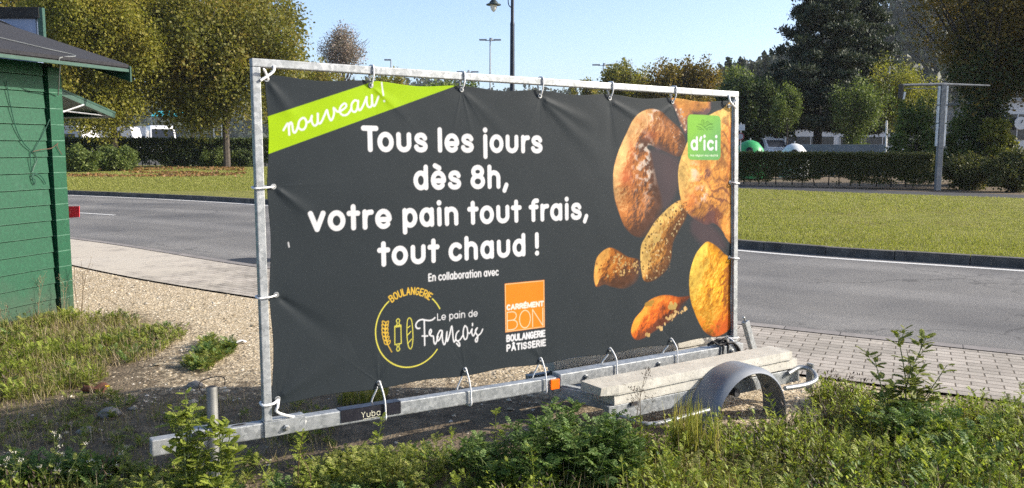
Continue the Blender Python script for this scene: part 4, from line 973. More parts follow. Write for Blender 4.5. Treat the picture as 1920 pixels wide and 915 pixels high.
slab(1.80, 3.465, .20, .395, .297, .354, -.004, 'pale concrete slab with chipped corner, topmost on the near side of the trailer', chip=True)
slab(1.90, 3.53, .205, .388, .237, .2955, -.006, 'concrete slab directly beneath the chipped top slab, near side of the trailer')
slab(1.95, 3.40, -.44, -.25, .297, .352, -.004, 'concrete slab on the far side of the trailer, half hidden behind the banner')
slab(2.05, 3.45, -.46, -.26, .237, .2955, -.004, 'lower concrete slab on the far side of the trailer behind the banner')
for q_ in ((2.02, 2.07, .20, .40, .216, .236), (3.45, 3.50, .20, .40, .206, .226), (2.08, 2.13, -.45, -.25, .216, .236), (3.3, 3.35, -.45, -.25, .206, .230)): MB().tbox(*q_).build('slab_bearer', DKS, trl)
# ---- the banner, its eyelets and white cords
tb = NT('printed_vinyl'); at1 = tb.n('Attribute', attribute_name='print', attribute_type='GEOMETRY').outputs['Color']; co = tb.co()
wv = tb.noise(420, 2, .5, co); smu = tb.ramp(tb.noise(1.7, 6, .7, co, dist=.5), [(.3, .93), (.7, 1.05)])
tb.set(tb.mix(1., at1, smu, 'MULTIPLY'), tb.ramp(tb.noise(3, 5, .6, co), [(.3, .52), (.7, .64)]), 0, .10); tb.bump(wv, .10, .001)
bp, bf, bc, (bs, bh_, bn) = banner_mesh()
ban = npmesh('advertising_banner', bp, bf, tb.m, loc=fr(1.65, .9, -.02), smooth=True, attrs={'print': ('FLOAT_COLOR', bc)})
tag(ban, 'charcoal vinyl bakery banner with white French lettering, green ribbon and printed loaves', 'banner')
# the light back of the sheet
sol = ban.modifiers.new('thickness', 'SOLIDIFY'); sol.thickness = .0012; sol.offset = -1
def bsurf(g): # height of the sheet at an eyelet
    k = np.argmin((bs-g[0])**2+(bh_-g[1])**2); return float(bn.ravel()[k])
def eyelet(g):
    n = bsurf(g); mb = MB(); R_, r_ = .0105, .0042; V = []; na, nb = 16, 6
    for i_ in range(na):
        A = 2*math.pi*i_/na
        for j_ in range(nb): B = 2*math.pi*j_/nb; V.append(fr(g[0]+(R_+r_*math.cos(B))*math.cos(A), g[1]+(R_+r_*math.cos(B))*math.sin(A), n+.003+r_*.6*math.sin(B)))
    mb.add(V, [(i_*nb+j_, ((i_+1) % na)*nb+j_, ((i_+1) % na)*nb+(j_+1) % nb, i_*nb+(j_+1) % nb) for i_ in range(na) for j_ in range(nb)])
    e_ = mb.build('eyelet', ZINC, ban, smooth=True)
    MB().add([fr(g[0]+.008*math.cos(a), g[1]+.008*math.sin(a), n+.0035) for a in np.linspace(0, 6.283, 12, endpoint=False)], [tuple(range(12))]).build('hole', RUB, e_)
    return n
def cord(P, r=.0047): MB().tube(smoothpts(np.array(P), 5), r, 7).build('tie_cord', CORD, ban, smooth=True)
for sd_, gs in gro.items():
    for k, g in enumerate(gs):
        n = eyelet(g); knot = fr(g[0], g[1]+(.012 if sd_ == 'top' else -.0), n+.012)
        if sd_ == 'top' and 0 < k < 6:
            cord([fr(g[0], g[1], n-.012), fr(g[0], g[1]-.002, n+.006), fr(g[0]+.001, g[1]+.008, n+.013), fr(g[0]+.003, (g[1]+1.71)/2, -.002), fr(g[0]+.004, 1.71, .006), fr(g[0]+.004, 1.748, .006), fr(g[0]+.004, 1.7565, -.012), fr(g[0]+.003, 1.7565, -.034), fr(g[0]+.002, 1.745, -.0465), fr(g[0]+.001, 1.70, -.045), fr(g[0]-.002, g[1]+.05, -.032), fr(g[0], g[1], n-.014)])
        elif sd_ == 'bottom' and 0 < k < 6:
            zt_ = (.374+sl1*g[0] if g[0] < 1.8 else .369+sl2*g[0]); ft = .001 if g[0] < 1.8 else .014; dp = .078
            cord([fr(g[0], g[1], n-.01), fr(g[0], g[1]+.004, n+.014), tr(g[0]+.012, ft+.006, zt_+.05), tr(g[0]+.018, ft+.008, zt_+.004), tr(g[0]+.020, ft+.008, zt_-.04), tr(g[0]+.021, ft+.007, zt_-dp-.002), tr(g[0]+.018, -.03, zt_-dp-.009), tr(g[0]+.0, -.07, zt_-dp-.002), tr(g[0]-.015, -.078, zt_-.04), tr(g[0]-.022, -.072, zt_+.006), fr(g[0]-.012, g[1]-.035, -.03), fr(g[0], g[1], n-.012)])
        elif sd_ in ('left', 'right'):
            e0, e1 = (-.006, .045) if sd_ == 'left' else (3.3745, 3.323); sgn = 1 if sd_ == 'left' else -1
            cord([fr(g[0], g[1], n-.01), fr(g[0]-sgn*.004, g[1], n+.014), fr(e1, g[1]-.004, .010), fr((e0+e1)/2, g[1]-.006, .008), fr(e0, g[1]-.007, .004), fr(e0-sgn*.002, g[1]-.006, -.02), fr(e0+sgn*.002, g[1], -.046), fr(e1, g[1]+.003, -.046), fr(g[0], g[1], n-.014)])
        else:
            left = g[0] < 1
            sgn = 1 if left else -1; e0 = 0 if left else 3.3687
            up_ = 1 if sd_ == 'top' else -1; hr = 1.745 if sd_ == 'top' else (.02 if left else -.03)
            a0 = fr(e0+sgn*.040, g[1]-up_*.025, .004) if sd_ == 'top' else fr(e0-sgn*.006, g[1]-.005, .006)
            if sd_ == 'top':
                cord([fr(e0+sgn*.036, g[1]-.012, .006), fr(g[0]+sgn*.02, g[1]+.03, .012), fr(e0+sgn*.105, 1.716, .004), fr(e0+sgn*.11, 1.722, -.02)], .0068)
                cord([fr(g[0]+sgn*.004, g[1]-.002, n+.012), fr(g[0]-sgn*.022, g[1]+.034, .02), fr(g[0]-sgn*.03, g[1]+.038, .022)], .0065)
            elif left:
                cord([fr(g[0], g[1], n+.012), fr(.045, g[1]-.012, .010), fr(.0, g[1]-.016, .009), fr(-.007, g[1]-.014, -.01), fr(0, g[1]-.01, -.046), fr(.05, g[1], -.044), fr(g[0], g[1], n-.012)], .0065)
                cord([fr(g[0]+.002, g[1], n+.014), fr(g[0]-.012, g[1]-.03, .016), fr(.056, g[1]-.05, .012), fr(.085, g[1]-.072, .008), fr(.14, .008, -.0), fr(.150, .004, -.02)], .0065)
            else:
                cord([fr(g[0], g[1], n+.012), fr(3.325, g[1]-.004, .010), fr(3.372, g[1]-.004, .007), fr(3.374, g[1]-.004, -.03), fr(3.33, g[1], -.046), fr(g[0], g[1], n-.012)], .005)
                cord([fr(g[0], g[1], n+.012), fr(g[0]+.018, g[1]-.018, .015), fr(g[0]+.012, g[1]-.04, .015), fr(g[0]-.03, -.005, .004)], .005)
# black strap at the right foot
zb_ = .369+sl2*3.22; mb = MB()
for dx in (0, .05):
    mb.tube(smoothpts(np.array([tr(3.20+dx, .018, zb_-.085), tr(3.20+dx, .019, zb_-.03), tr(3.20+dx, .02, zb_+.012), tr(3.19+dx, -.02, zb_+.02), tr(3.19+dx, -.07, zb_+.016), tr(3.19+dx, -.082, zb_-.03)]), 5), [.009]*26, 6)
mb.tube(smoothpts(np.array([tr(3.12, -.01, zb_+.028), tr(3.16, .01, zb_+.055), tr(3.21, .02, zb_+.05), tr(3.24, .026, zb_+.028), tr(3.29, .028, zb_+.022), tr(3.335, .03, zb_-.012), tr(3.36, .034, zb_-.05)]), 5), .010, 6)
mb.tube(smoothpts(np.array([tr(3.09, -.02, zb_+.016), tr(3.12, .0, zb_+.044), tr(3.15, .016, zb_+.026), tr(3.19, .02, zb_+.022), tr(3.22, .03, zb_+.036), tr(3.20, .03, zb_+.06), tr(3.16, .02, zb_+.03)]), 5), .009, 6)
tag(mb.build('strap', plain('black_webbing', (.012, .012, .013), .7), loc=tr(3.2, 0, zb_), smooth=True), 'black strap knotted round the beam at the right foot of the frame', 'strap')
# ================================================================ trees, hedges and the far side of the road
BARK = plain('grey_brown_bark', (.075, .062, .05), .95, var=.4, scale=6, bump=.6)
DBARK = plain('dark_bark', (.035, .03, .026), .95, var=.4, scale=6, bump=.6)
MATS = {
 'gold': leafmat('golden_hornbeam_leaves', [(.08, .094, .018), (.17, .178, .03), (.27, .25, .045), (.35, .27, .06)], .45, .3, rw=.32),
 'olive': leafmat('olive_autumn_leaves', [(.055, .068, .018), (.12, .13, .028), (.20, .19, .038), (.29, .20, .048)], .4, .3, rw=.32),
 'bronze': leafmat('bronze_leaves', [(.06, .052, .014), (.12, .098, .022), (.185, .14, .03), (.24, .15, .035)], .35, .5),
 'greyred': leafmat('grey_red_leaves', [(.13, .11, .09), (.22, .19, .16), (.30, .26, .225), (.26, .14, .11)], .25, .6),
 'dkgreen': leafmat('dark_green_leaves', [(.018, .032, .013), (.036, .057, .019), (.065, .093, .028), (.11, .135, .045)], .25, .6),
 'green': leafmat('green_leaves', [(.036, .06, .016), (.07, .105, .026), (.125, .165, .04), (.19, .22, .07)], .35, .6),
 'yelgreen': leafmat('yellow_green_leaves', [(.07, .085, .014), (.14, .155, .024), (.22, .22, .036), (.28, .26, .06)], .4, .6),
 'pine': leafmat('pine_needles', [(.014, .024, .013), (.026, .041, .02), (.044, .06, .03), (.075, .085, .045)], .12, .8),
 'hedge': leafmat('hedge_leaves', [(.035, .046, .015), (.07, .08, .023), (.11, .115, .032), (.15, .135, .045)], .25, 1.2),
 'wood': leafmat('far_wood', [(.012, .022, .014), (.024, .036, .02), (.04, .052, .026), (.06, .06, .03)], .15, .06),
}
LT = [(0, 0, 0), (.5, .36, .08), (1, 0, -.04), (.5, -.36, .08)]; LF_ = [(0, 1, 2), (0, 2, 3)]
def leafcloud(cen, rad, per, size, up=.35, r=rng, gauss=.5, elong=1.):
    """cen (k,3) clump centres with radius rad (k,) -> leaf mesh"""
    k = len(cen); rad = np.broadcast_to(rad, (k,)); idx = np.repeat(np.arange(k), per); n = len(idx)
    off = r.normal(0, gauss, (n, 3)); off = off/np.maximum(1, np.linalg.norm(off, axis=1, keepdims=True)/1.25); off[:, 2] *= elong
    pos = cen[idx]+off*rad[idx][:, None]
    X = unit(r.normal(0, 1, (n, 3))+off*.5); N = unit(r.normal(0, 1, (n, 3))+np.array([0, 0, up])+off*.6)
    return scatter(LT, LF_, pos, X, N, size*(.45+1.25*r.random(n)**1.6))
def ellipsoid_pts(c, rx, ry, rz, k, r=rng, shell=.55, lump=.25):
    d = unit(r.normal(0, 1, (k, 3))); rad = shell+(1-shell)*r.random(k)**.6
    a, b = np.arctan2(d[:, 1], d[:, 0]), d[:, 2]
    l = 1+lump*(vnoise(a*1.1+c[0], b*2.2+c[1], 1., 77, 2)-.5)*2
    return np.asarray(c)+d*np.array([rx, ry, rz])*(rad*l)[:, None]
def limb_tree(mb, base, top, r0, crown_c, crown_r, nl, r=rng, rise=.35):
    base, top = np.asarray(base), np.asarray(top); P = [base+(top-base)*t+r.normal(0, .02*r0*8, 3)*np.array([1, 1, 0])*t for t in np.linspace(0, 1, 7)]
    mb.tube(P, np.linspace(r0, r0*.3, 7), 8)
    for k in range(nl):
        t = rise+(1-rise)*.9*k/max(1, nl-1); p0 = base+(top-base)*t; d = unit(r.normal(0, 1, 3)); d[2] = abs(d[2])*.7+.25
        p2 = np.asarray(crown_c)+d*np.asarray(crown_r)*.85; p1 = (p0+p2)/2+np.array([0, 0, .12])*np.linalg.norm(p2-p0); rr = r0*.42*(1-t*.6)
        mb.tube(smoothpts(np.array([p0, p1, p2]), 4), np.linspace(rr, rr*.15, 9), 5)
def tree(name, label, x, D, ytop, ybot, wpx, mat, clumps=170, per=95, leaf=.16, group=None, ground=None, depth=None, blobs=9, trunk_r=.2, tall=1.6, bark=BARK, shape='oval', lean=0, cat='tree', elong=1.5, seed=0, lim=9, zbase=0., dens=1.5):
    r = np.random.default_rng(int(abs(x)*7+D*13+seed)); c = at(x, (ytop+ybot)/2, D); top = at(x, ytop, D)[2]; bot = at(x, ybot, D)[2]; R_ = wpx/F*D/2
    rx = R_; ry = depth or R_; rz = (top-bot)/2; base = np.array([c[0]-lean, c[1], zbase])
    root = empty(name, base, label, cat, group)
    mb = MB(); limb_tree(mb, base-np.array([0, 0, .1]), (c[0], c[1], top-rz*.25), trunk_r, c, (rx, ry, rz), lim, r, max(.12, (bot-zbase)/(top-zbase)*.8)); mb.build('trunk', bark, root, smooth=True)
    cen = []
    for b in range(blobs):
        d = unit(r.normal(0, 1, 3)); d = d*.66*r.random()**.35; sc = r.uniform(.32, .5)
        if shape == 'cone': f = 1.25-.85*(d[2]+.5)
        elif shape == 'vase': f = .55+.75*(d[2]+.5)
        else: f = 1.
        cc = c+d*np.array([rx*f, ry*f, rz*1.1]); cen.append(ellipsoid_pts(cc, rx*sc*f, ry*sc*f, rz*sc*.9, clumps//blobs, r))
    cen.append(ellipsoid_pts(c, rx*.93, ry*.93, rz*.97, clumps//4, r, .7)) if shape == 'oval' else None
    cen = np.concatenate(cen); v, f = leafcloud(cen, R_*.135+.12, int(per*dens*(2.1 if D < 60 else 1.3)), leaf*(.85 if D < 60 else 1.05), r=r, elong=elong)
    npmesh('crown', v, f, MATS[mat], root)
    return root
RT_G = 'trees lining the parking beyond the left lawn'
tree('hornbeam_tree', 'broad golden hornbeam just right of the green hut, its crown filling the sky', 205, 56, -80, 240, 296, 'gold', 400, 120, .17, RT_G, blobs=13, trunk_r=.24, lim=12)
tree('hornbeam_tree', 'darker olive hornbeam with rusty edge, between the golden tree and the banner', 418, 60, -70, 247, 300, 'olive', 410, 120, .17, RT_G, blobs=13, trunk_r=.26, lim=12)
tree('hornbeam_tree', 'rusty hornbeam crown showing above the blue grey stall', 35, 66, -90, 225, 220, 'olive', 200, 110, .18, RT_G, blobs=9, trunk_r=.22)
# a second thin trunk next to the olive one
tree('young_tree', 'slim young tree with thin trunk under the olive hornbeam', 357, 63, 120, 236, 90, 'olive', 60, 60, .16, RT_G, blobs=4, trunk_r=.12, lim=4)
# further trees along the skyline
SK = 'trees along the skyline behind the banner'
tree('bare_tree', 'pale grey half bare tree rising over the left part of the banner frame', 645, 92, 42, 150, 118, 'greyred', 240, 46, .13, SK, shape='cone', blobs=14, dens=1., lim=40, trunk_r=.22)
tree('bush_tree', 'low brown green tree at the foot of the pale grey tree', 570, 84, 118, 240, 170, 'olive', 90, 80, .22, SK, blobs=6)
tree('bush_tree', 'low rusty green tree right of the pale grey tree', 715, 96, 130, 230, 130, 'olive', 70, 70, .22, SK, blobs=6)
tree('bush_tree', 'dull green bushy tree peeping over the green ribbon of the banner', 845, 120, 143, 230, 130, 'green', 60, 70, .26, SK, blobs=6)
tree('bush_tree', 'small dark tree just left of the rounded olive tree over the banner', 1098, 100, 146, 240, 70, 'olive', 50, 60, .2, SK, blobs=5)
tree('round_tree', 'rounded olive brown tree over the banner beside the distant mast', 1180, 86, 112, 262, 118, 'olive', 150, 75, .19, SK, blobs=8, trunk_r=.2)
tree('round_tree', 'wider olive brown tree over the right end of the banner', 1283, 80, 103, 262, 150, 'bronze', 190, 80, .19, SK, blobs=10, trunk_r=.22)
tree('broadleaf_tree', 'dull green tree between the wide olive tree and the dark tree group', 1372, 90, 130, 262, 120, 'green', 130, 80, .2, SK, blobs=8)
DG = 'dark trees right of the banner frame'
tree('dark_tree', 'dense dark green tree right beside the banner frame', 1405, 62, 150, 254, 110, 'dkgreen', 200, 110, .16, DG, blobs=9, trunk_r=.2, elong=1.8)
tree('dark_tree', 'tall dark green tree left of the two pines', 1458, 66, 148, 244, 110, 'dkgreen', 200, 110, .16, DG, blobs=9, trunk_r=.2, elong=1.8)
tree('birch_tree', 'light green leafy tree hanging in front of the pine trunk', 1478, 58, 165, 250, 74, 'green', 80, 60, .11, DG, blobs=12, trunk_r=.08, elong=2.4, shape='cone')
tree('willow_tree', 'green leafy tree at the foot of the right pine', 1605, 60, 150, 280, 120, 'green', 150, 70, .11, DG, blobs=14, trunk_r=.1, elong=2.2, shape='vase')
tree('acacia_tree', 'yellow green spreading tree behind the sign gantry', 1690, 62, 112, 250, 150, 'yelgreen', 150, 60, .11, DG, blobs=14, shape='vase', trunk_r=.12)
# pines: layered limbs with needle pads
def pine(label, x, D, ytop, ybase, wpx, seed, first=.22, n=46):
    r = np.random.default_rng(seed); b = at(x, ybase, D); b[2] = 0; top = at(x, ytop, D); Hh = top[2]; R_ = wpx/F*D/2
    root = empty('pine_tree', b, label, 'pine', 'the pair of pines'); mb = MB(); P = [b+np.array([r.normal(0, .05), r.normal(0, .05), Hh*t]) for t in np.linspace(0, 1, 8)]
    mb.tube(P, np.linspace(.36, .06, 8), 9); cen = []; rad = []
    for k in range(n):
        t = first+(1-first)*(k/n)**.9; a = k*2.4+r.normal(0, .4); L = R_*(1.08-.62*((t-first)/(1-first))**1.4)*r.uniform(.65, 1.12)
        p0 = b+np.array([0, 0, Hh*t]); dr = np.array([math.cos(a), math.sin(a), 0]); p2 = p0+dr*L+np.array([0, 0, L*r.uniform(-.05, .3)]); p1 = (p0+p2)/2+np.array([0, 0, -.08*L])
        S_ = smoothpts(np.array([p0, p1, p2]), 4); mb.tube(S_, np.linspace(.085, .02, len(S_)), 5)
        for q in range(7):
            tt = .3+.72*q/6; pp_ = p0+(p2-p0)*tt+r.normal(0, .16*L, 3)*np.array([1, 1, .2]); cen.append(pp_); rad.append(.22*L**.5*r.uniform(.7, 1.2)+.1)
    mb.build('trunk', DBARK, root, smooth=True)
    cen = np.array(cen); rad = np.array(rad); idx = np.repeat(np.arange(len(cen)), 160); m = len(idx)
    off = r.normal(0, .62, (m, 3))*np.array([1, 1, .42]); pos = cen[idx]+off*rad[idx][:, None]
    X = unit(r.normal(0, 1, (m, 3))+np.array([0, 0, .5])); N = unit(r.normal(0, 1, (m, 3)))
    v, f = scatter([(0, 0, 0), (.5, .17, 0), (1, 0, 0), (.5, -.17, 0)], LF_, pos, X, N, .30*(.6+.8*r.random(m)))
    npmesh('crown', v, f, MATS['pine'], root); return root
pine('big dark pine, left of the pair, its crown cut by the top edge', 1532, 64, -52, 268, 168, 3, .2, 62)
pine('right hand pine of the pair with top just below the picture edge', 1604, 70, -6, 268, 134, 8, .2, 60)
# skyline conifers on the hill, left of the pines
for k, (x, yt, lab) in enumerate(((1366, 111, 'thin spruce tip furthest left on the skyline'), (1390, 112, 'spruce tip with open crown on the skyline, second from the left'), (1412, 121, 'low rounded spruce on the skyline between taller ones'), (1438, 106, 'tallest spruce tip on the skyline next to the big pine'), (1424, 118, 'small spruce tucked behind the tallest skyline spruce'))):
    r = np.random.default_rng(k); D_ = 170+k*6; t_ = at(x, yt, D_); b = at(x, 165, D_); root = empty('spruce_tree', (t_[0], D_, 4), lab, 'spruce', 'spruces on the skyline'); mb = MB(); mb.tube([(t_[0], D_, 4), t_], [.3, .04], 6); mb.build('trunk', DBARK, root)
    Hs = t_[2]-b[2]; cen = []
    for q in range(90): z = r.random()**.8; w_ = .20*Hs*z*r.uniform(.5, 1.1); a = r.random()*6.28; cen.append((t_[0]+w_*math.cos(a), D_+w_*math.sin(a), t_[2]-z*Hs*1.3))
    v, f = leafcloud(np.array(cen), .34, 30, .5, r=r, up=-.2); npmesh('crown', v, f, MATS['pine'], root)
# ---- big upright hornbeam on the right: ivy clad trunk, limbs fanning upwards
def vase_tree(x, ybase, D):
    r = np.random.default_rng(17); b = at(x, 300, D); b[2] = 0; root = empty('upright_hornbeam', b, 'huge dark hornbeam with fanning branches and ivy clad trunk at the right edge', 'tree')
    mb = MB(); sc = D/F; cen = []; fk = b+np.array([0, 0, (272-215)*sc+HC]); mb.tube([b, (b+fk)/2, fk], [.42, .34, .30], 10); lv = []
    for k in range(46):
        a = r.random()*6.28; sp = r.random()**.6; tip = fk+np.array([math.cos(a)*sp*175*sc, math.sin(a)*sp*150*sc, (330-95*sp+r.normal(0, 26))*sc])
        mid = fk+(tip-fk)*np.array([.42, .42, .5]); s0 = fk+np.array([0, 0, r.uniform(-.6, 1.2)])
        S_ = smoothpts(np.array([s0, mid, tip]), 6); mb.tube(S_, np.linspace(.10*(1.2-sp*.4), .012, len(S_)), 5)
        for q in range(16):
            j = r.integers(3, len(S_)); pt = S_[j]+r.normal(0, .42, 3); cen.append(pt)
            if q % 4 == 0: e_ = pt+r.normal(0, .5, 3)+np.array([0, 0, .4]); mb.tube([S_[j], (S_[j]+e_)/2, e_], [.018, .012, .004], 4)
    mb.build('trunk', DBARK, root, smooth=True)
    cen = np.array(cen); m = np.ones(len(cen), bool)
    v1 = leafcloud(cen, .50, 46, .12, r=r, gauss=.6)
    npmesh('crown', *v1, MATS['bronze'], root)
    cc = ellipsoid_pts(fk+np.array([0, 0, 85*sc]), 66*sc, 66*sc, 70*sc, 120, r, .5); c2 = ellipsoid_pts(b+np.array([0, 0, 1.6]), 40*sc, 40*sc, 110*sc, 110, r, .55)
    v, f = leafcloud(np.concatenate([cc, c2]), .42, 85, .11, r=r); npmesh('ivy', v, f, MATS['dkgreen'], root)
vase_tree(1845, 330, 40)
tree('tall_tree', 'tall bronze tree whose crown leaves the picture at the upper right corner', 2030, 39, -140, 190, 330, 'bronze', 330, 80, .14, blobs=14, trunk_r=.3, lim=16)
# ---- shrubs: leafy masses on short stems
def shrub(name, label, x, ybase, ytop, wpx, mat, D=None, clumps=46, per=90, leaf=.07, group=None, depth=None, cat='shrub', spires=0, elong=1.):
    g = gp(x, ybase) if D is None else at(x, ybase, D); D_ = g[1]; g = np.array([g[0], D_, 0.]); top = at(x, ytop, D_)[2]; R_ = wpx/F*D_/2
    r = np.random.default_rng(int(x+ybase)); root = empty(name, g, label, cat, group)
    mb = MB()
    for k in range(9):
        a = r.random()*6.28; q = g+np.array([math.cos(a)*R_*.6*r.random(), math.sin(a)*R_*.5*r.random(), top*r.uniform(.5, .9)]); mb.tube([g+np.array([q[0]-g[0], q[1]-g[1], 0])*.04, (g+q)/2, q], [.025, .018, .006], 5)
    mb.build('stems', DBARK, root)
    dp = depth or R_*.7
    cen = ellipsoid_pts(g+np.array([0, 0, top*.48]), R_*.9, dp*.9, top*.5, clumps, r, .6, .35); cen[:, 2] = np.maximum(cen[:, 2], .08)
    parts = [leafcloud(cen, max(.2, R_*.17), int(per*1.5), leaf*1.5, r=r, elong=elong)]
    if spires:
        c2 = []
        for k in range(spires):
            a = r.random()*6.28; q = g+np.array([math.cos(a)*R_*.7*r.random(), math.sin(a)*dp*.6*r.random(), top*.75]); tip = q+np.array([r.normal(0, .35), r.normal(0, .2), top*r.uniform(.2, .4)])
            for t in np.linspace(0, 1, 7): c2.append(q+(tip-q)*t)
        parts.append(leafcloud(np.array(c2), .09, 26, leaf*1.2, r=r, elong=1.6))
    v, f = merge(parts); npmesh('foliage', v, f, MATS[mat], root); return root
SG = 'rounded shrubs edging the left lawn'
shrub('garden_shrub', 'grey green shrub right beside the green hut, leftmost of the lawn shrubs', 150, 326, 277, 80, 'green', group=SG, clumps=60)
shrub('garden_shrub', 'broad rounded shrub under the golden hornbeam', 218, 324, 276, 90, 'green', group=SG, clumps=70)
shrub('garden_shrub', 'dark rounded shrub in front of the olive hornbeam trunk', 330, 314, 280, 66, 'green', group=SG, clumps=60)
shrub('garden_shrub', 'wide yellowish shrub to the right of the olive hornbeam trunk', 408, 315, 279, 92, 'green', group=SG, clumps=70)
shrub('garden_shrub', 'small dark shrub just left of the banner frame', 463, 305, 279, 40, 'dkgreen', group=SG, D=62, clumps=40)
RG = 'shrubs round the big tree on the right'
shrub('reed_bush', 'feathery green bush with pale upright plumes behind the gantry post', 1712, 335, 205, 104, 'green', D=40, clumps=110, per=80, leaf=.075, group=RG, spires=16)
shrub('tall_shrub', 'leafy green bush right of the gantry post', 1800, 345, 212, 80, 'green', D=40, clumps=90, per=70, leaf=.07, group=RG, spires=6)
shrub('low_shrub', 'low dark bush at the foot of the ivy clad tree', 1815, 362, 290, 110, 'hedge', D=35.5, clumps=80, per=80, leaf=.06, group=RG)
shrub('low_shrub', 'brownish flowering bush at the right picture edge', 1893, 366, 282, 100, 'hedge', D=34, clumps=90, per=80, leaf=.06, group=RG)
shrub('tall_shrub', 'bright green bush right of the ivy clad trunk', 1866, 330, 215, 64, 'yelgreen', D=39, clumps=90, per=70, leaf=.075, group=RG)
shrub('low_shrub', 'small dark bush between hedge end and gantry post', 1752, 325, 280, 40, 'dkgreen', D=43, clumps=40, per=60, leaf=.07, group=RG)
# ---- hedges
def hedge(label, a, b, h, th, mat, n, leaf, gaps=0):
    a, b = np.array([*a, 0.]), np.array([*b, 0.]); e = b-a; L = np.linalg.norm(e); e /= L; nn_ = np.array([-e[1], e[0], 0]); r = np.random.default_rng(int(L*100))
    root = empty('clipped_hedge', (a+b)/2, label, 'hedge', None); mb = MB()
    for k in range(int(L/.5)): p = a+e*(.25+.5*k+r.normal(0, .08))+nn_*r.normal(0, .1); mb.tube([p, p+np.array([r.normal(0, .1), 0, h*.45]), p+np.array([r.normal(0, .2), r.normal(0, .1), h*.85])], [.028, .02, .006], 5)
    mb.build('stems', DBARK, root)
    u = r.random(n)*L; f = r.random(n); t = (r.random(n)-.5)*th; z = h*(.1+.9*r.random(n)**.75)
    side = f < .55; t = np.where(side, np.sign(t)*th*.5*(.8+.25*r.random(n)), t); z = np.where(~side, h*(.9+.12*r.random(n)+.03*r.normal(0, 1, n)), z)
    low = z < h*.30; keep = ~(low & (vnoise(u, z*1.5, 1.4, 5, 2) > .58)); u, t, z = u[keep], t[keep], z[keep]; n = len(u)
    P = a+e*u[:, None]+nn_*(t+.06*(vnoise(u, z, 1.1, 6, 2)-.5)*4)[:, None]; P[:, 2] = z
    v, fc = scatter(LT, LF_, P, unit(r.normal(0, 1, (n, 3))), unit(r.normal(0, 1, (n, 3))+nn_*np.sign(t)[:, None]*.8+np.array([0, 0, .4])), leaf*(.6+.8*r.random(n)))
    npmesh('foliage', v, fc, MATS[mat], root)
a, b = gp(1735, 352)[:2], gp(1385, 345)[:2]; e_ = unit(b-a); hedge('long clipped hedge behind the right lawn, ending at the gantry post', b+e_*7.5, a+np.array([.2, -.1]), 1.36, 1.0, 'hedge', 130000, .075)
hedge('dark clipped hedge behind the shrubs on the left lawn', (-44, 58.5), (-17.5, 64), 2.0, 1.0, 'dkgreen', 90000, .15)
# ---- wooded hills
def hill(name, prof, D0, D1, mat, n, size, seed=1, drop=0):
    """ridge given by picture height at picture x, built as a wooded slope rising from D0 to D1"""
    r = np.random.default_rng(seed); xs = np.array([p[0] for p in prof]); ys = np.array([p[1]+drop for p in prof]); nx, ny = 90, 14
    X = np.linspace(xs[0], xs[-1], nx); T = np.linspace(0, 1, ny); V = []
    for t in T:
        for x in X:
            D_ = D0+(D1-D0)*t; ridge = at(x, np.interp(x, xs, ys), D1)[2]; g = at(x, 272, D_); V.append((g[0]*(1 if True else 0), D_, ridge*math.sin(t*math.pi/2)**1.2*(1+.05*(vnoise(np.array([x*.02]), np.array([t*3.]), 1, 4, 2)[0]-.5))))
    V = np.array(V); i = np.arange(nx*ny).reshape(ny, nx); f = np.stack([i[:-1, :-1], i[:-1, 1:], i[1:, 1:], i[1:, :-1]], -1).reshape(-1, 4)
    o = npmesh(name, V, f, plain(name+'_floor', (.03, .04, .02), 1.), smooth=True); tag(o, kind='structure')
    u, t = r.random(n)*(nx-1.01), r.random(n)*(ny-1.01); iu, it = u.astype(int), t.astype(int); fu, ft = (u-iu)[:, None], (t-it)[:, None]; W = V.reshape(ny, nx, 3)
    P = (W[it, iu]*(1-fu)+W[it, iu+1]*fu)*(1-ft)+(W[it+1, iu]*(1-fu)+W[it+1, iu+1]*fu)*ft; P[:, 2] += size*1.2*r.random(n)
    v, fc = leafcloud(P, size*1.1, 16, size*.62, r=r, up=.6, elong=1.3)
    tag(npmesh('woodland', v, fc, MATS[mat], loc=P.mean(0)), 'distant woodland covering the '+name.replace('_', ' '), 'woodland', kind='stuff')
hill('low_far_hill', [(-400, 190), (300, 170), (720, 150), (800, 138), (840, 143), (900, 158), (960, 160), (1100, 162), (1300, 160), (1500, 150), (1700, 140)], 420, 640, 'wood', 2600, 5, 3, 36)
hill('steep_wooded_hill', [(1330, 190), (1360, 150), (1420, 138), (1500, 118), (1580, 80), (1640, 48), (1680, 26), (1720, 8), (1800, -40), (1950, -110), (2200, -160)], 180, 330, 'wood', 5600, 3.0, 4, 16)
# ---- street lighting
POLE = plain('dark_blue_pole', (.016, .022, .035), .45, .2); GREYP = plain('grey_mast', (.30, .32, .34), .5, .4); GLS = NT('lamp_glass'); GLS.set((.75, .74, .70), .2, 0, .5); GLS = GLS.m
lp = at(960, 300, 25.); lp[2] = .1
lamp = empty('street_lamp', lp, 'dark blue street lamp with hanging bell lantern behind the banner', 'street lamp')
def lz(y): return at(960, y, 25.)[2]
MB().lathe(lp, [(.11, 0), (.11, .5), (.085, .6), (.075, 1.2), (.062, lz(48)-.1), (.066, lz(48)-.1), (.066, lz(48)-.06), (.048, lz(46)), (.045, lz(-40)), (0, lz(-40))], 14).build('pole', POLE, lamp, smooth=True)
q = lambda x, y: at(x, y, 25.)
mb = MB(); mb.tube(smoothpts(np.array([q(959, -30), q(950, -38), q(936, -32), q(927, -14), q(926.5, -2)]), 6), .018, 8); mb.tube(smoothpts(np.array([q(958, 14), q(953.5, 8), q(953, -6), q(956, -22), q(948, -34)]), 6), .014, 7); mb.build('bracket', POLE, lamp, smooth=True)
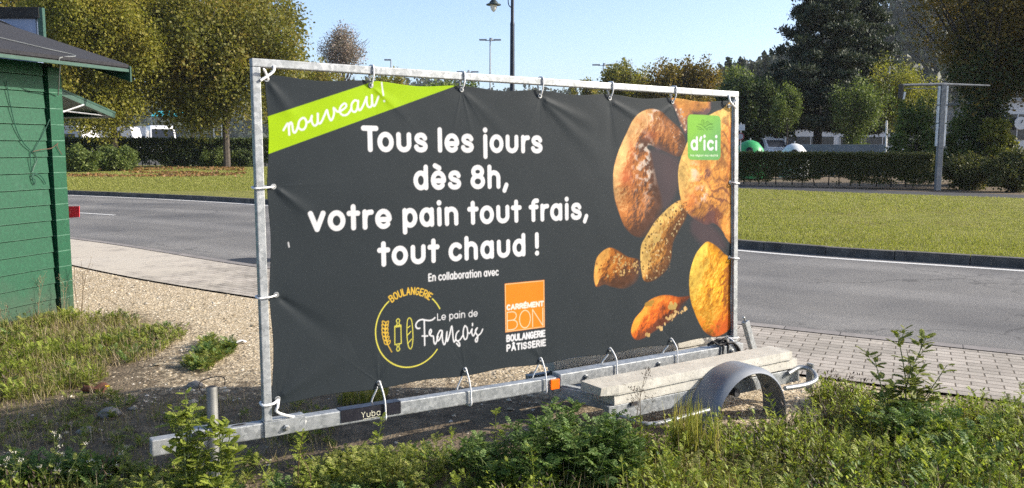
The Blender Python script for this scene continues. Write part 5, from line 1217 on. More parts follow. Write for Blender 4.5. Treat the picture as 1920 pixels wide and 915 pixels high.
lc_ = q(925.5, 9); k_ = 25./F
la = MB().lathe(lc_, [(0, 12*k_), (.04, 12*k_), (4.5*k_, 8*k_), (7.5*k_, 5*k_), (8*k_, 3*k_), (13.5*k_, 1*k_), (13.5*k_, -.6*k_), (6.5*k_, 0), (0, 0)], 20).build('lantern_hood', plain('verdigris_hood', (.035, .05, .05), .5, .3), lamp, smooth=True)
MB().lathe(lc_-np.array([0, 0, .6*k_]), [(6.4*k_, 0), (6*k_, -4*k_), (4*k_, -9*k_), (1*k_, -12*k_), (0, -12.5*k_)], 16).build('lamp_glass', GLS, la, smooth=True)
def mast(x, ytop, D, label, kind, hw=None):
    b = at(x, 272, D); b[2] = 0; t_ = at(x, ytop, D); k = D/F; root = empty('light_mast', b, label, 'light mast', 'distant light masts'); MB().tube([b, t_], [.13, .075], 8).build('mast_pole', GREYP, root)
    if kind == 'double':
        MB().tube([t_+np.array([-9*k, 0, 0]), t_+np.array([9*k, 0, 0])], .05, 6).build('cross_arm', GREYP, root)
        for s in (-1, 1): MB().hexa([t_+np.array([s*x_*k, y_*.3, z_*k]) for z_ in (.2, 2.4) for x_, y_ in ((6, -1), (20, -1), (20, 1), (6, 1))]).build('lamp_head', GREYP, root, bevel=.01)
        MB().tube([t_+np.array([1*k, -.2, -1*k]), t_+np.array([2*k, -.2, 4*k])], .22, 8).build('floodlight', GREYP, root)
    else:
        MB().hexa([t_+np.array([x_*k, y_*.2, z_*k]) for z_ in (-.5, 2) for x_, y_ in ((-12, -1), (0.5, -1), (.5, 1), (-12, 1))]).build('lamp_head', GREYP, root, bevel=.01)
mast(919, 76, 110, 'tall distant light mast with two spread lamp heads left of the street lamp', 'double')
mast(1131, 123, 140, 'distant light mast with two lamp heads over the middle of the banner', 'double')
mast(877, 136, 165, 'small far light mast with two lamp heads at the ribbon tip', 'double')
mast(733, 113, 110, 'distant street light with a single lamp head above the green ribbon', 'single')
# ---- sign gantry on the far side of the right lawn
WTH = plain('weathered_grey_steel', (.20, .205, .205), .55, .3, var=.3); WHP = plain('white_strip', (.62, .63, .62), .4, .1)
gb = gp(1757, 357); gy = gb[1]; gb[2] = .0
gan = empty('sign_gantry', gb, 'tall grey T shaped post with long thin cross arm right of the hedge', 'sign post')
tp = at(1769, 158, gy); bt = at(1757.5, 357, gy); k = gy/F
e = unit(tp-bt); sx_ = np.array([1, 0, 0.]); MB().box((bt+tp)/2, (np.linalg.norm(tp-bt), 9.5*k, .18), [e, unit(np.cross(np.array([0, 1., 0]), e)), np.array([0, 1., 0])]).build('post', WTH, gan, bevel=.01)
for s in (-1, 1):
    for t0, t1 in ((.42, .63), (.64, .80), (.81, .985)):
        p0, p1 = bt+(tp-bt)*t0, bt+(tp-bt)*t1; o_ = sx_*s*7.2*k; MB().box((p0+p1)/2+o_, (np.linalg.norm(p1-p0), 3.2*k, .1), [e, unit(np.cross(np.array([0, 1., 0]), e)), np.array([0, 1., 0])]).build('side_strip', WHP, gan, bevel=.004)
l_, r2_ = at(1690, 159.5, gy), at(1856, 160.5, gy); MB().tube([l_, tp+np.array([0, -.0, .0]), r2_], [.045, .06, .03], 8).build('cross_arm', WTH, gan); MB().tube([at(1700, 166, gy), at(1768, 167, gy)], .018, 6).build('stay_rod', WTH, gan)
q0 = at(1689, 171, gy); MB().box(q0, (7*k, .12, 26*k)).build('hanging_lamp', plain('dark_lamp_box', (.03, .028, .025), .6), gan, bevel=.01)
MB().prism([at(1693, 186, gy), at(1696, 186, gy), at(1699, 173, gy), at(1696, 172, gy)], (0, .06, 0)).build('lamp_reflector', WHP, gan)
# white marker poles by the wall
for x, y0, y1, D_, lab in ((1661.5, 296, 226, 46, 'white pole at the end of the grey wall, in front of the feathery bush'), (1668, 172, 105, 75, 'thin pale pole sticking up beside the right pine')):
    a, b = at(x, y0, D_), at(x+1, y1, D_); base = np.array([a[0], D_, 0]); MBp = MB(); MBp.tube([base, (base+b)/2, b], [.055, .055, .05], 8); o = MBp.build('pole', WHP, loc=base); tag(o, lab, 'pole')
# ---- bottle banks, wall, building, cars
def at0(x, y, D): p = at(x, y, D); p[2] = 0; return p
def igloo(x, ytop, D, wpx, col, label):
    b = at0(x, 285, D); R_ = wpx/F*D/2; H_ = at(x, ytop, D)[2]; root = empty('bottle_bank', b, label, 'bottle bank', 'igloo bottle banks')
    MB().lathe(b, [(R_*1.02, 0), (R_*1.06, .1), (R_*1.05, H_*.35), (R_*.98, H_*.55), (R_*.80, H_*.78), (R_*.5, H_*.94), (R_*.16, H_), (0, H_)], 26).build('shell', plain('shell_'+('green' if col[1] > col[0]*2 else 'white'), col, .4, var=.12, scale=2), root, smooth=True)
    p = b+np.array([-R_*.25, -R_*.82, H_*.74]); d = unit(np.array([-.25, -.8, .55])); u_ = unit(np.cross(d, [0, 0, 1.])); MB().lathe(p, [(0, -.02), (.16, -.02), (.17, .05), (.12, .06), (.11, .02), (0, .015)], 16, [u_, np.cross(d, u_), d]).build('bottle_hole', RUB, root)
    MB().tube([b+np.array([0, 0, H_-.03]), b+np.array([0, 0, H_+.12])], .04, 8).build('lifting_eye', GREYP, root)
igloo(1406, 263, 46, 60, (.035, .30, .09), 'green igloo bottle bank behind the hedge beside the frame')
igloo(1489, 269, 47, 54, (.60, .62, .62), 'white igloo bottle bank behind the hedge below the car')
CW = plain('blue_grey_concrete_wall', (.15, .18, .20), .85, var=.15, scale=1.5)
wa, wb = at0(1500, 280, 52), at0(1660, 280, 50); wt = at(1580, 271, 51)[2]
tag(MB().prism([wa, wb, wb+[0, .25, 0], wa+[0, .25, 0]], (0, 0, wt)).build('concrete_wall', CW, loc=(wa+wb)/2, bevel=.02), 'plain blue grey wall behind the hedge below the pines', 'wall')
WHB = plain('white_render', (.55, .56, .56), .7, var=.06); WIN = plain('dark_window', (.02, .024, .03), .15, spec=.6); ROOFM = plain('grey_roof_sheet', (.25, .27, .28), .6)
def block(name, label, x0, x1, ytop, D, depth, wm, bands, cat='building', overhang=0):
    a, b = at0(x0, 280, D), at0(x1, 280, D); H_ = at((x0+x1)/2, ytop, D)[2]; root = empty(name, (a+b)/2, label, cat)
    MB().hexa([a, b, b+[0, depth, 0], a+[0, depth, 0], a+[0, 0, H_], b+[0, 0, H_], b+[0, depth, H_], a+[0, depth, H_]]).build('walls', wm, root, bevel=.02)
    MB().hexa([a+[-.2, -.25, H_+.003], b+[.2, -.25, H_+.003], b+[.2, depth, H_+.003], a+[-.2, depth, H_+.003], a+[-.2, -.25, H_+.22], b+[.2, -.25, H_+.22], b+[.2, depth, H_+.22], a+[-.2, depth, H_+.22]]).build('roof', ROOFM, root, bevel=.02)
    for (u0, u1, y0, y1) in bands:
        p0, p1 = a+(b-a)*u0, a+(b-a)*u1; z0, z1 = at(x0, y0, D)[2], at(x0, y1, D)[2]
        w_ = MB().hexa([p0+[0, -.05, z0], p1+[0, -.05, z0], p1+[0, -.01, z0], p0+[0, -.01, z0], p0+[0, -.05, z1], p1+[0, -.05, z1], p1+[0, -.01, z1], p0+[0, -.01, z1]]).build('window', WIN, root)
        for t in np.linspace(0, 1, max(2, int((u1-u0)*8))): c_ = p0+(p1-p0)*t; MB().box(c_+[0, -.06, (z0+z1)/2], (.07, .04, z1-z0)).build('mullion', WHB, w_)
block('low_building', 'low white building with dark window band behind the pines', 1471, 1700, 241, 92, 8, WHB, [(.02, .40, 272, 256), (.45, .97, 272, 256)])
block('depot_building', 'white building with round clock sign at the right picture edge', 1876, 2000, 190, 60, 8, WHB, [(.05, .9, 262, 214)])
c_ = at(1913, 231, 59.6); cs_ = empty('round_sign', c_, 'small round white dial on the building at the right edge', 'sign'); MB().lathe(c_, [(0, 0), (.42, 0), (.44, .03), (.44, .08), (0, .08)], 24, [np.array([1., 0, 0]), np.array([0, 0, 1.]), np.array([0, -1., 0])]).build('dial', WHB, cs_, smooth=True)
MB().tube([c_+[.0, -.10, 0], c_+[.12, -.10, .22]], .03, 6).build('hand', BLK, cs_)
# road sign near the frame's right edge
s_ = empty('traffic_sign', at0(1389, 270, 44), 'pair of small traffic signs on a pole just right of the banner frame', 'traffic sign'); MB().tube([at0(1389, 270, 44), at(1389, 230, 44)], .035, 8).build('sign_pole', GREYP, s_)
MB().box(at(1389.5, 239, 43.94), (14*44/F, .02, 11*44/F)).build('plate', WHP, s_, bevel=.005)
c_ = at(1388, 256, 43.94); MB().lathe(c_, [(0, 0), (.20, 0), (.20, .02), (0, .02)], 20, [np.array([1., 0, 0]), np.array([0, 0, 1.]), np.array([0, -1., 0])]).build('disc', plain('dark_red_sign', (.25, .05, .05), .5), s_); MB().lathe(c_+[0, -.022, 0], [(0, 0), (.14, 0), (.14, .004), (0, .004)], 20, [np.array([1., 0, 0]), np.array([0, 0, 1.]), np.array([0, -1., 0])]).build('disc_face', plain('dull_white_face', (.4, .4, .42), .5), s_)
# vehicles: body lofted from a side profile, glass, lamps and wheels
TYRE = plain('tyre', (.016, .016, .017), .85); HUBM = plain('wheel_hub', (.42, .43, .44), .4, .6); REDL = plain('red_lamp', (.4, .02, .02), .3); LAMPM = plain('clear_lamp', (.6, .6, .58), .2)
def vehicle(name, label, loc, rot, L, W, prof, col, glass, wheels, cat, tuck=.12, group=None, rw=.33):
    """prof: side outline (x along, z) from rear bottom over the roof to front bottom; glass: list of side windows [(x,z)...]"""
    loc = np.asarray(loc, float); c, s = math.cos(rot), math.sin(rot); R_ = np.array([[c, -s, 0], [s, c, 0], [0, 0, 1.]])
    q = lambda x, y, z: loc+R_@np.array([x, y, z]); root = empty(name, loc, label, cat, group); zt = max(p[1] for p in prof)
    def hw(z): zz = max(0, (z-.95)/(zt-.95+1e-6)); return W/2-tuck*zz**1.2
    n = len(prof); V = []
    for sg in (-1, 1):
        for x, z in prof: V.append(q(x, sg*hw(z), z))
    mb = MB(); mb.add(V, [tuple(range(n))[::-1], tuple(range(n, 2*n))]+[(i, (i+1) % n, n+(i+1) % n, n+i) for i in range(n)]); mb.build('body', plain(name+'_paint', col, .3, .0, var=.04, spec=.6), root, smooth=True, bevel=.04)
    for g in glass:
        for sg in (-1, 1): MB().prism([q(x, sg*(hw(z)+.002), z) for x, z in g], R_@np.array([0, sg*.012, 0])).build('side_window', WIN, root)
    for i in range(n-1):
        (x0, z0), (x1, z1) = prof[i], prof[i+1]
        if z0 > .8 and z1 > .8 and abs(z1-z0) > .35:
            t = .14; a0, a1 = (x0+(x1-x0)*t, z0+(z1-z0)*t), (x1-(x1-x0)*t, z1-(z1-z0)*t); nx_ = unit(np.array([z1-z0, -(x1-x0)]))*-.012
            if (x0+x1)/2*nx_[0] < 0: nx_ = -nx_
            MB().prism([q(a0[0]+nx_[0], -hw(a0[1])*.86, a0[1]+nx_[1]), q(a0[0]+nx_[0], hw(a0[1])*.86, a0[1]+nx_[1]), q(a1[0]+nx_[0], hw(a1[1])*.86, a1[1]+nx_[1]), q(a1[0]+nx_[0], -hw(a1[1])*.86, a1[1]+nx_[1])], R_@np.array([nx_[0], 0, nx_[1]])).build('windscreen', WIN, root)
    for x in wheels:
        for sg in (-1, 1):
            w_ = MB().lathe(q(x, sg*(W/2-.12), rw), [(0, -.1), (rw*.95, -.1), (rw, -.05), (rw, .09), (rw*.9, .125), (rw*.6, .125), (rw*.6, .1), (0, .1)], 18, [R_@np.array([1., 0, 0]), np.array([0, 0, 1.]), R_@np.array([0, sg*1., 0])]).build('wheel', TYRE, root, smooth=True)
            MB().lathe(q(x, sg*(W/2-.018), rw), [(0, 0), (rw*.58, 0), (rw*.5, .015), (0, .02)], 14, [R_@np.array([1., 0, 0]), np.array([0, 0, 1.]), R_@np.array([0, sg*1., 0])]).build('rim', HUBM, w_)
    for sg in (-1, 1):
        MB().box(q(prof[-1][0]-.0, sg*W*.36, .78), (.06, .3, .18), [R_@np.array([1., 0, 0]), R_@np.array([0, 1., 0]), np.array([0, 0, 1.])]).build('headlight', LAMPM, root, bevel=.01)
        MB().box(q(prof[0][0]+.0, sg*W*.40, .95), (.06, .16, .3), [R_@np.array([1., 0, 0]), R_@np.array([0, 1., 0]), np.array([0, 0, 1.])]).build('tail_lamp', REDL, root, bevel=.01)
    return root
VANP = [(-2.7, .45), (-2.72, 1.2), (-2.62, 2.55), (-2.5, 2.72), (1.2, 2.72), (1.55, 2.55), (2.05, 1.5), (2.72, 1.15), (2.78, .45)]
CARP = [(-2.05, .35), (-2.1, .9), (-1.75, 1.02), (-1.2, 1.47), (.25, 1.48), (.95, 1.0), (1.95, .82), (2.1, .35)]
SUVP = [(-2.2, .45), (-2.25, 1.1), (-2.1, 1.85), (-1.9, 1.93), (.3, 1.93), (.55, 1.85), (1.1, 1.2), (2.1, 1.05), (2.2, .45)]
PG = 'vehicles parked beyond the left hedge'
EMB = plain('parking_asphalt', (.11, .11, .11), .9, var=.2)
# the parking lies a little higher than the lawn, behind the hedge
tag(MB().hexa([(-90, 65.5, -.5), (-8, 65.5, -.5), (-2, 130, -.5), (-130, 130, -.5), (-90, 67, .55), (-8.5, 67, .55), (-2, 130, .55), (-130, 130, .55)]).build('parking_ground', EMB), kind='structure')
def pk(x, D): p = at(x, 270, D); p[2] = .55; return p
vehicle('white_van', 'white high roofed van parked behind the hedge between the two hornbeams', pk(302, 74), math.radians(-62), 5.4, 2.1, VANP, (.72, .73, .74), [[(-1.2, 1.55), (1.35, 1.55), (1.0, 2.3), (-1.2, 2.3)]], (-1.7, 1.7), 'van', group=PG)
vehicle('parked_car', 'dark grey car right of the white van', pk(352, 82), math.radians(-80), 4.2, 1.75, CARP, (.13, .14, .15), [[(-1.2, 1.0), (.6, 1.0), (.1, 1.4), (-1., 1.4)]], (-1.3, 1.3), 'car', group=PG)
vehicle('parked_car', 'silver car partly behind the olive hornbeam trunk', pk(402, 80), math.radians(8), 4.2, 1.75, CARP, (.42, .43, .44), [[(-1.2, 1.0), (.6, 1.0), (.1, 1.4), (-1., 1.4)]], (-1.3, 1.3), 'car', group=PG)
vehicle('parked_car', 'grey estate car next to the banner frame', pk(446, 78), math.radians(2), 4.3, 1.75, CARP, (.24, .25, .26), [[(-1.2, 1.0), (.6, 1.0), (.1, 1.4), (-1., 1.4)]], (-1.3, 1.3), 'car', group=PG)
vehicle('off_road_car', 'white off-road car with dark windows above the green bottle bank', at0(1443, 262, 62)+[0, 0, .35], math.radians(-72), 4.4, 1.8, SUVP, (.66, .68, .70), [[(-1.9, 1.2), (-.8, 1.2), (-.8, 1.75), (-1.9, 1.75)], [(-.7, 1.2), (.75, 1.2), (.4, 1.75), (-.7, 1.75)]], (-1.4, 1.4), 'car', tuck=.1, rw=.38)
# caravans: rounded boxes with a window and a skirt
def caravan(label, x, D, L, H_, yaw):
    p = pk(x, D); c, s = math.cos(yaw), math.sin(yaw); X, Y, Z = np.array([c, s, 0]), np.array([-s, c, 0]), np.array([0, 0, 1.]); root = empty('caravan', p, label, 'caravan', 'caravans beyond the left hedge')
    MB().prism([p+X*x_+Z*z_-Y*1.1 for x_, z_ in ((-L/2, .5), (-L/2-.1, 1.4), (-L/2+.25, H_-.1), (-L/2+.6, H_), (L/2-.6, H_), (L/2-.2, H_-.1), (L/2+.12, 1.4), (L/2, .5))], Y*2.2).build('shell', plain('caravan_shell', (.66, .66, .65), .4, var=.05), root, bevel=.05)
    for x_ in (-L*.25, L*.2): MB().box(p+X*x_-Y*1.11+Z*1.75, (1.0, .03, .55), [X, Y, Z]).build('window', WIN, root, bevel=.01)
    for sg in (-1, 1): MB().lathe(p+Y*sg*1.0+Z*.33, [(0, -.1), (.33, -.1), (.33, .1), (0, .1)], 16, [X, Z, Y*sg]).build('wheel', TYRE, root)
caravan('long white caravan under the golden hornbeam', 205, 80, 5.2, 2.75, .05)
caravan('pale caravan half hidden by the hut corner', 132, 76, 4.2, 2.7, -.2)
caravan('white caravan behind the white van', 262, 92, 5., 3.0, .1)
# teal market awning far behind
aw = pk(352, 108); TEAL = plain('teal_awning', (.04, .40, .44), .6, var=.15)
ar = empty('market_awning', aw, 'teal market awning far off between the two hornbeam trunks', 'awning')
zt_ = at(352, 214, 108)[2]; MB().hexa([aw+[-4, -1.5, zt_-.9], aw+[4, -1.5, zt_-.9], aw+[4, 1.5, zt_-.2], aw+[-4, 1.5, zt_-.2], aw+[-4, -1.5, zt_-.82], aw+[4, -1.5, zt_-.82], aw+[4, 1.5, zt_-.12], aw+[-4, 1.5, zt_-.12]]).build('canopy', TEAL, ar)
for sx_ in (-3.8, 3.8):
    for sy in (-1.4, 1.4): MB().tube([aw+[sx_, sy, 0], aw+[sx_, sy, zt_-.7]], .04, 6).build('leg', GREYP, ar)
# bollards and a low grey wall by the banner frame
for k, (x, D_) in enumerate(((374, 71), (415, 72), (441, 73))): tag(MB().lathe(pk(x, D_), [(.09, 0), (.09, 1.35), (.07, 1.45), (0, 1.48)], 10).build('bollard', WHP, loc=pk(x, D_)), ('white bollard left of the olive hornbeam trunk', 'white bollard in the middle of the three beyond the left hedge', 'white bollard nearest the banner frame')[k], 'bollard', 'white bollards beyond the left hedge')
a, b = pk(398, 74), pk(500, 72); tag(MB().prism([a, b, b+[0, .3, 0], a+[0, .3, 0]], (0, 0, .95)).build('low_wall', plain('light_grey_wall', (.30, .30, .29), .8), loc=(a+b)/2, bevel=.02), 'low light grey wall in front of the parked cars beside the frame', 'wall')

# ---- autumn haze: one even volume round the whole place
tv_ = bpy.data.materials.new('autumn_haze'); tv_.use_nodes = True; n_ = tv_.node_tree; n_.nodes.clear(); ov = n_.nodes.new('ShaderNodeOutputMaterial'); pv = n_.nodes.new('ShaderNodeVolumePrincipled'); pv.inputs['Color'].default_value = (.86, .92, 1, 1); pv.inputs['Density'].default_value = .00016; pv.inputs['Anisotropy'].default_value = .2; n_.links.new(pv.outputs[0], ov.inputs['Volume'])
tag(MB().box((0, 0, 65), (3000, 3000, 136)).build('haze', tv_), 'thin autumn haze hanging over the whole place', 'haze', kind='stuff')

r = np.random.default_rng(12); q = [gp(x, y, .108) for x, y in zip(r.random(5200)*330+130, 306+26*r.random(5200)**1.4)]; q = np.array(q); q = q[(q[:, 1] < 60) & (vnoise(q[:, 0], q[:, 1], .35, 3, 2) > .42)]
v, f = scatter(LT, LF_, q+[0, 0, .03], unit(r.normal(0, 1, q.shape)*[1, 1, .2]), unit(r.normal(0, .3, q.shape)+np.array([0, 0, 1.])), .16)
tag(npmesh('leaf_litter', v, f, leafmat('fallen_leaves', [(.10, .045, .018), (.17, .085, .03), (.24, .14, .05)], .2, 2), loc=(-15, 50, .1)), 'rusty fallen leaves under the shrubs on the left lawn', 'leaves', kind='stuff')
# ================================================================ weeds, grass and stones of the verge
WM = {
 'mug': leafmat('mugwort_leaves', [(.04, .085, .02), (.08, .145, .033), (.14, .215, .055), (.24, .31, .12)], .35, 6),
 'lime': leafmat('fresh_weed_leaves', [(.11, .15, .02), (.19, .25, .034), (.28, .33, .05), (.37, .39, .10)], .4, 6),
 'low': leafmat('low_weed_leaves', [(.08, .105, .022), (.16, .20, .04), (.26, .29, .06), (.37, .35, .12)], .38, 3),
 'grass': leafmat('verge_grass', [(.09, .10, .022), (.16, .175, .034), (.24, .235, .055), (.34, .29, .11)], .4, 2),
 'dry': leafmat('dry_stalks', [(.12, .09, .05), (.22, .17, .095), (.33, .26, .16), (.40, .33, .22)], .2, 5),
 'dead': leafmat('dead_seed_heads', [(.03, .02, .014), (.06, .04, .026), (.09, .06, .04)], .1, 5),
}
STEM = plain('green_stem', (.09, .12, .03), .7, var=.35, scale=12); RSTEM = plain('reddish_stem', (.10, .065, .03), .7, var=.35, scale=12); DSTEM = plain('dry_stem', (.26, .20, .12), .8, var=.3, scale=12)
def pinnate(np_, wid, lob, asym=.25):
    tv, tf = [], []
    def dia(p, d, L, w_):
        d = np.array(d)/np.linalg.norm(d); s_ = np.array([-d[1], d[0]]); b = len(tv)
        for q, z in ((p, 0), (p+d*L*.5+s_*w_, .03), (p+d*L, -.02), (p+d*L*.5-s_*w_, .03)): tv.append((q[0], q[1], z-.12*q[0]**2))
        tf.extend([(b, b+1, b+2), (b, b+2, b+3)])
    dia(np.array([0., 0]), (1, 0), 1.0, .035)
    for k in range(np_):
        t = .22+.62*k/(np_-1) if np_ > 1 else .5; L = lob*(1-.55*abs(t-.5)*1.4)
        for s_ in (-1, 1): dia(np.array([t, 0]), (.75, s_), L, wid)
    dia(np.array([.72, 0]), (1, 0), .36, wid*1.2)
    return tv, tf
PIN = pinnate(4, .08, .36); RAG = pinnate(6, .13, .30); LAN = ([(0, 0, 0), (.35, .15, .04), (1, 0, -.08), (.35, -.15, .04)], LF_)
OVAL = ([(0, 0, 0), (.3, .24, .05), (.7, .22, .04), (1, 0, -.06), (.7, -.22, .04), (.3, -.24, .05)], [(0, 1, 2, 3), (0, 3, 4, 5)])
def along_stem(S_, n, L0, L1, tmpl, r, t0=.12, droop=.35, jit=.25):
    """leaves spiralling up a stem"""
    t = np.sort(t0+(1-t0)*r.random(n)); k = t*(len(S_)-1); i = np.minimum(k.astype(int), len(S_)-2); f = (k-i)[:, None]
    P = S_[i]*(1-f)+S_[i+1]*f; T = unit(S_[i+1]-S_[i]); a = np.arange(n)*2.4+r.normal(0, .4, n)
    out = np.stack([np.cos(a), np.sin(a), 0*a], 1); el = (droop+jit*r.normal(0, 1, n)+.5*t)[:, None]
    X = unit(out+np.array([0, 0, 1])*el); N = unit(np.array([0, 0, 1.])-out*.4+r.normal(0, .25, (n, 3)))
    L = (L0+(L1-L0)*t)*(.7+.6*r.random(n))
    return scatter(*tmpl, P, X, np.cross(N, X), L)
def weed(name, label, cat, stems, leafn, L0, L1, tmpl, mat, smat, r0=.005, group=None, seed=0, side=0, heads=None, droop=.3):
    """stems: list of (base point, tip point) in the place"""
    r = np.random.default_rng(seed); base = np.mean([s[0] for s in stems], 0); root = empty(name, base, label, cat, group); mb = MB(); parts = []; hd = []
    for b, t_ in stems:
        b, t_ = np.asarray(b, float), np.asarray(t_, float); H_ = np.linalg.norm(t_-b); m = (b+t_)/2+r.normal(0, .06, 3)*H_*np.array([1, 1, .1])
        S_ = smoothpts(np.array([b, m, t_]), 7); mb.tube(S_, np.linspace(r0, r0*.35, len(S_)), 6)
        if leafn: parts.append(along_stem(S_, leafn, L0, L1, tmpl, r, droop=droop))
        for k in range(side):
            j = r.integers(4, len(S_)-2); a = r.random()*6.28; e_ = S_[j]+np.array([math.cos(a)*.5, math.sin(a)*.5, .7])*H_*.28*r.uniform(.6, 1.2); Q = smoothpts(np.array([S_[j], (S_[j]+e_)/2-[0, 0, .01], e_]), 4); mb.tube(Q, np.linspace(r0*.5, r0*.2, len(Q)), 5)
            if leafn: parts.append(along_stem(Q, max(3, leafn//3), L0*.6, L1*.8, tmpl, r, .2))
            hd.append(e_)
        hd.append(t_)
    mb.build('stem', smat, root, smooth=True)
    if parts: v, f = merge(parts); npmesh('leaves', v, f, WM[mat], root)
    if heads:
        n_, rad, hl, hm, tt = heads
        for h_ in hd:
            c = np.repeat(np.array([h_]), n_, 0); o = r.normal(0, 1, c.shape)*rad*np.array([1, 1, .45]); v, f = scatter(*tt, c+o, unit(r.normal(0, 1, c.shape)+[0, 0, .8]), unit(r.normal(0, 1, c.shape)), hl); npmesh('seed_head', v, f, hm, root)
    return root
def gz1(p): return float(gz(np.array([p[0]]), np.array([p[1]]))[0])
def G0(x, y): p = gp(x, y); p[2] = gz1(p); return p
def tipat(base, x, y): # tip over an image point, at about the base's distance
    return at(x, y, base[1])
def bunch(bx, by, tips, spread, seed, jit=.0):
    r = np.random.default_rng(seed); b = G0(bx, by); return [(b+np.array([r.normal(0, spread), r.normal(0, spread*.6), 0]), tipat(b+np.array([0, r.normal(0, jit), 0]), x, y)) for x, y in tips]
def fan(bx, by, n, H_, R_, seed):
    r = np.random.default_rng(seed); b = G0(bx, by); o = []
    for k in range(n):
        a = r.random()*6.28; q = R_*r.random()**.6; bb = b+np.array([math.cos(a)*q*.55, math.sin(a)*q*.4, 0]); o.append((bb, b+np.array([math.cos(a)*q*1.15, math.sin(a)*q*.9, H_*r.uniform(.5, 1.12)*(1-.2*(q/R_)**2)])))
    return o
MG = 'mugwort bushes in front of the trailer'
weed('mugwort_bush', 'large dark green mugwort bush under the orange side reflector', 'weed', fan(1050, 918, 26, .38, .30, 1), 22, .115, .065, PIN, 'mug', STEM, .0045, MG, 1, 1)
weed('mugwort_bush', 'green mugwort bush at the bottom edge left of the large dark bush', 'weed', fan(960, 935, 20, .34, .20, 2), 20, .09, .05, PIN, 'mug', STEM, .004, MG, 2, 1)
weed('mugwort_bush', 'mugwort bush below the chipped slab end, right of the large dark bush', 'weed', fan(1145, 920, 22, .36, .20, 3), 20, .09, .05, PIN, 'mug', STEM, .004, MG, 3, 1)
weed('mugwort_bush', 'small pale mugwort bush in front of the label on the drawbar', 'weed', fan(735, 940, 14, .27, .17, 4), 18, .07, .04, PIN, 'low', STEM, .0035, MG, 4, 1)
weed('tall_mugwort', 'tall many stemmed mugwort standing against the pavers right of the wheel guard', 'weed', bunch(1690, 815, [(1640, 672), (1682, 622), (1700, 655), (1736, 634), (1776, 684), (1660, 720), (1715, 700), (1750, 730)], .05, 5), 22, .125, .06, RAG, 'low', STEM, .0055, None, 5, 2, droop=.1)
weed('leafy_undergrowth', 'bushy dark undergrowth round the foot of the tall mugwort', 'weed', fan(1690, 835, 20, .26, .26, 6), 18, .08, .05, PIN, 'mug', STEM, .004, None, 6, 1)
weed('ragwort', 'fresh lime green ragwort left of the prop leg, rising over the drawbar nose', 'weed', bunch(352, 1012, [(348, 738), (322, 796), (372, 800), (345, 835), (338, 770), (362, 765)], .016, 7), 26, .085, .055, RAG, 'lime', STEM, .006, 'ragwort beside the prop leg', 7, 2, droop=-.1)
weed('ragwort', 'lime green ragwort in front of the prop leg, covering the jack clamp', 'weed', bunch(412, 1010, [(396, 780), (432, 812), (425, 790), (385, 840), (410, 800), (440, 840)], .016, 8), 26, .085, .055, RAG, 'lime', STEM, .006, 'ragwort beside the prop leg', 8, 2, droop=-.1)
SPR = 'single upright weeds in front of the drawbar'
weed('upright_weed', 'upright weed in front of the left foot plate', 'weed', bunch(566, 955, [(568, 812), (556, 840)], .01, 9), 34, .055, .035, PIN, 'lime', RSTEM, .004, SPR, 9, 1)
weed('upright_weed', 'upright weed touching the cord right of the drawbar label', 'weed', bunch(717, 925, [(718, 782), (708, 815)], .01, 10), 34, .05, .03, PIN, 'lime', STEM, .004, SPR, 10, 1)
weed('upright_weed', 'short leafy weed midway between the label and the reflector', 'weed', bunch(820, 905, [(818, 815), (838, 830), (800, 840)], .02, 11), 28, .05, .03, PIN, 'low', STEM, .0035, SPR, 11, 1)
weed('upright_weed', 'weed spike left of the large mugwort bush', 'weed', bunch(925, 890, [(930, 770), (945, 800)], .02, 12), 26, .055, .03, PIN, 'lime', STEM, .0035, SPR, 12, 1)
weed('upright_weed', 'slim bright weed rising inside the wheel guard arch', 'weed', bunch(1442, 800, [(1438, 742), (1446, 752)], .01, 13), 14, .06, .04, LAN, 'lime', STEM, .003, SPR, 13)
weed('upright_weed', 'bright green weed in front of the rub rail', 'weed', bunch(1330, 860, [(1322, 768), (1345, 785), (1300, 790)], .03, 14), 22, .055, .035, PIN, 'lime', STEM, .0035, SPR, 14, 1)
weed('upright_weed', 'yellow green sprig at the right edge in front of the pavers', 'weed', bunch(1870, 860, [(1870, 755), (1895, 770), (1850, 780)], .04, 15), 22, .06, .035, PIN, 'lime', STEM, .0035, SPR, 15, 1)
hm_ = WM['dead']
weed('dead_umbel', 'dead dark brown flower head on a thin stalk in front of the slabs', 'dry weed', bunch(1192, 880, [(1212, 694), (1200, 735)], .004, 16), 0, 0, 0, LAN, 'dead', RSTEM, .003, None, 16, 5, (16, .016, .016, hm_, LAN))
weed('dead_weed', 'withered brown weed between the wheel guard and the tall mugwort', 'dry weed', fan(1575, 815, 16, .20, .13, 17), 12, .035, .02, PIN, 'dead', RSTEM, .0028, 'withered weeds', 17, 2)
weed('dead_weed', 'withered brown tuft at the right edge low in the picture', 'dry weed', fan(1850, 885, 14, .18, .14, 18), 12, .035, .02, PIN, 'dead', RSTEM, .0028, 'withered weeds', 18, 2)
UM = 'pale flower stalks at the lower left'
wh_ = plain('offwhite_florets', (.50, .47, .38), .8)
for k, (bx, by, tips, lab) in enumerate(((100, 935, [(101, 812), (110, 838)], 'taller pale flowering stalk in the lower left shade'), (28, 940, [(22, 848), (38, 862), (8, 870)], 'pale flowering stalk in the lower left corner'), (135, 935, [(160, 832), (118, 850)], 'bent pale stalk right of the taller flowering one'), (228, 930, [(226, 850), (170, 865)], 'thin bare stalk left of the drawbar nose'))):
    weed('flower_stalk', lab, 'weed', bunch(bx, by, tips, .01, 20+k), 5, .05, .03, PIN, 'low', STEM, .0026, UM, 20+k, 2, (12, .008, .012, wh_, LAN))
DS = 'dry stalks against the hut'
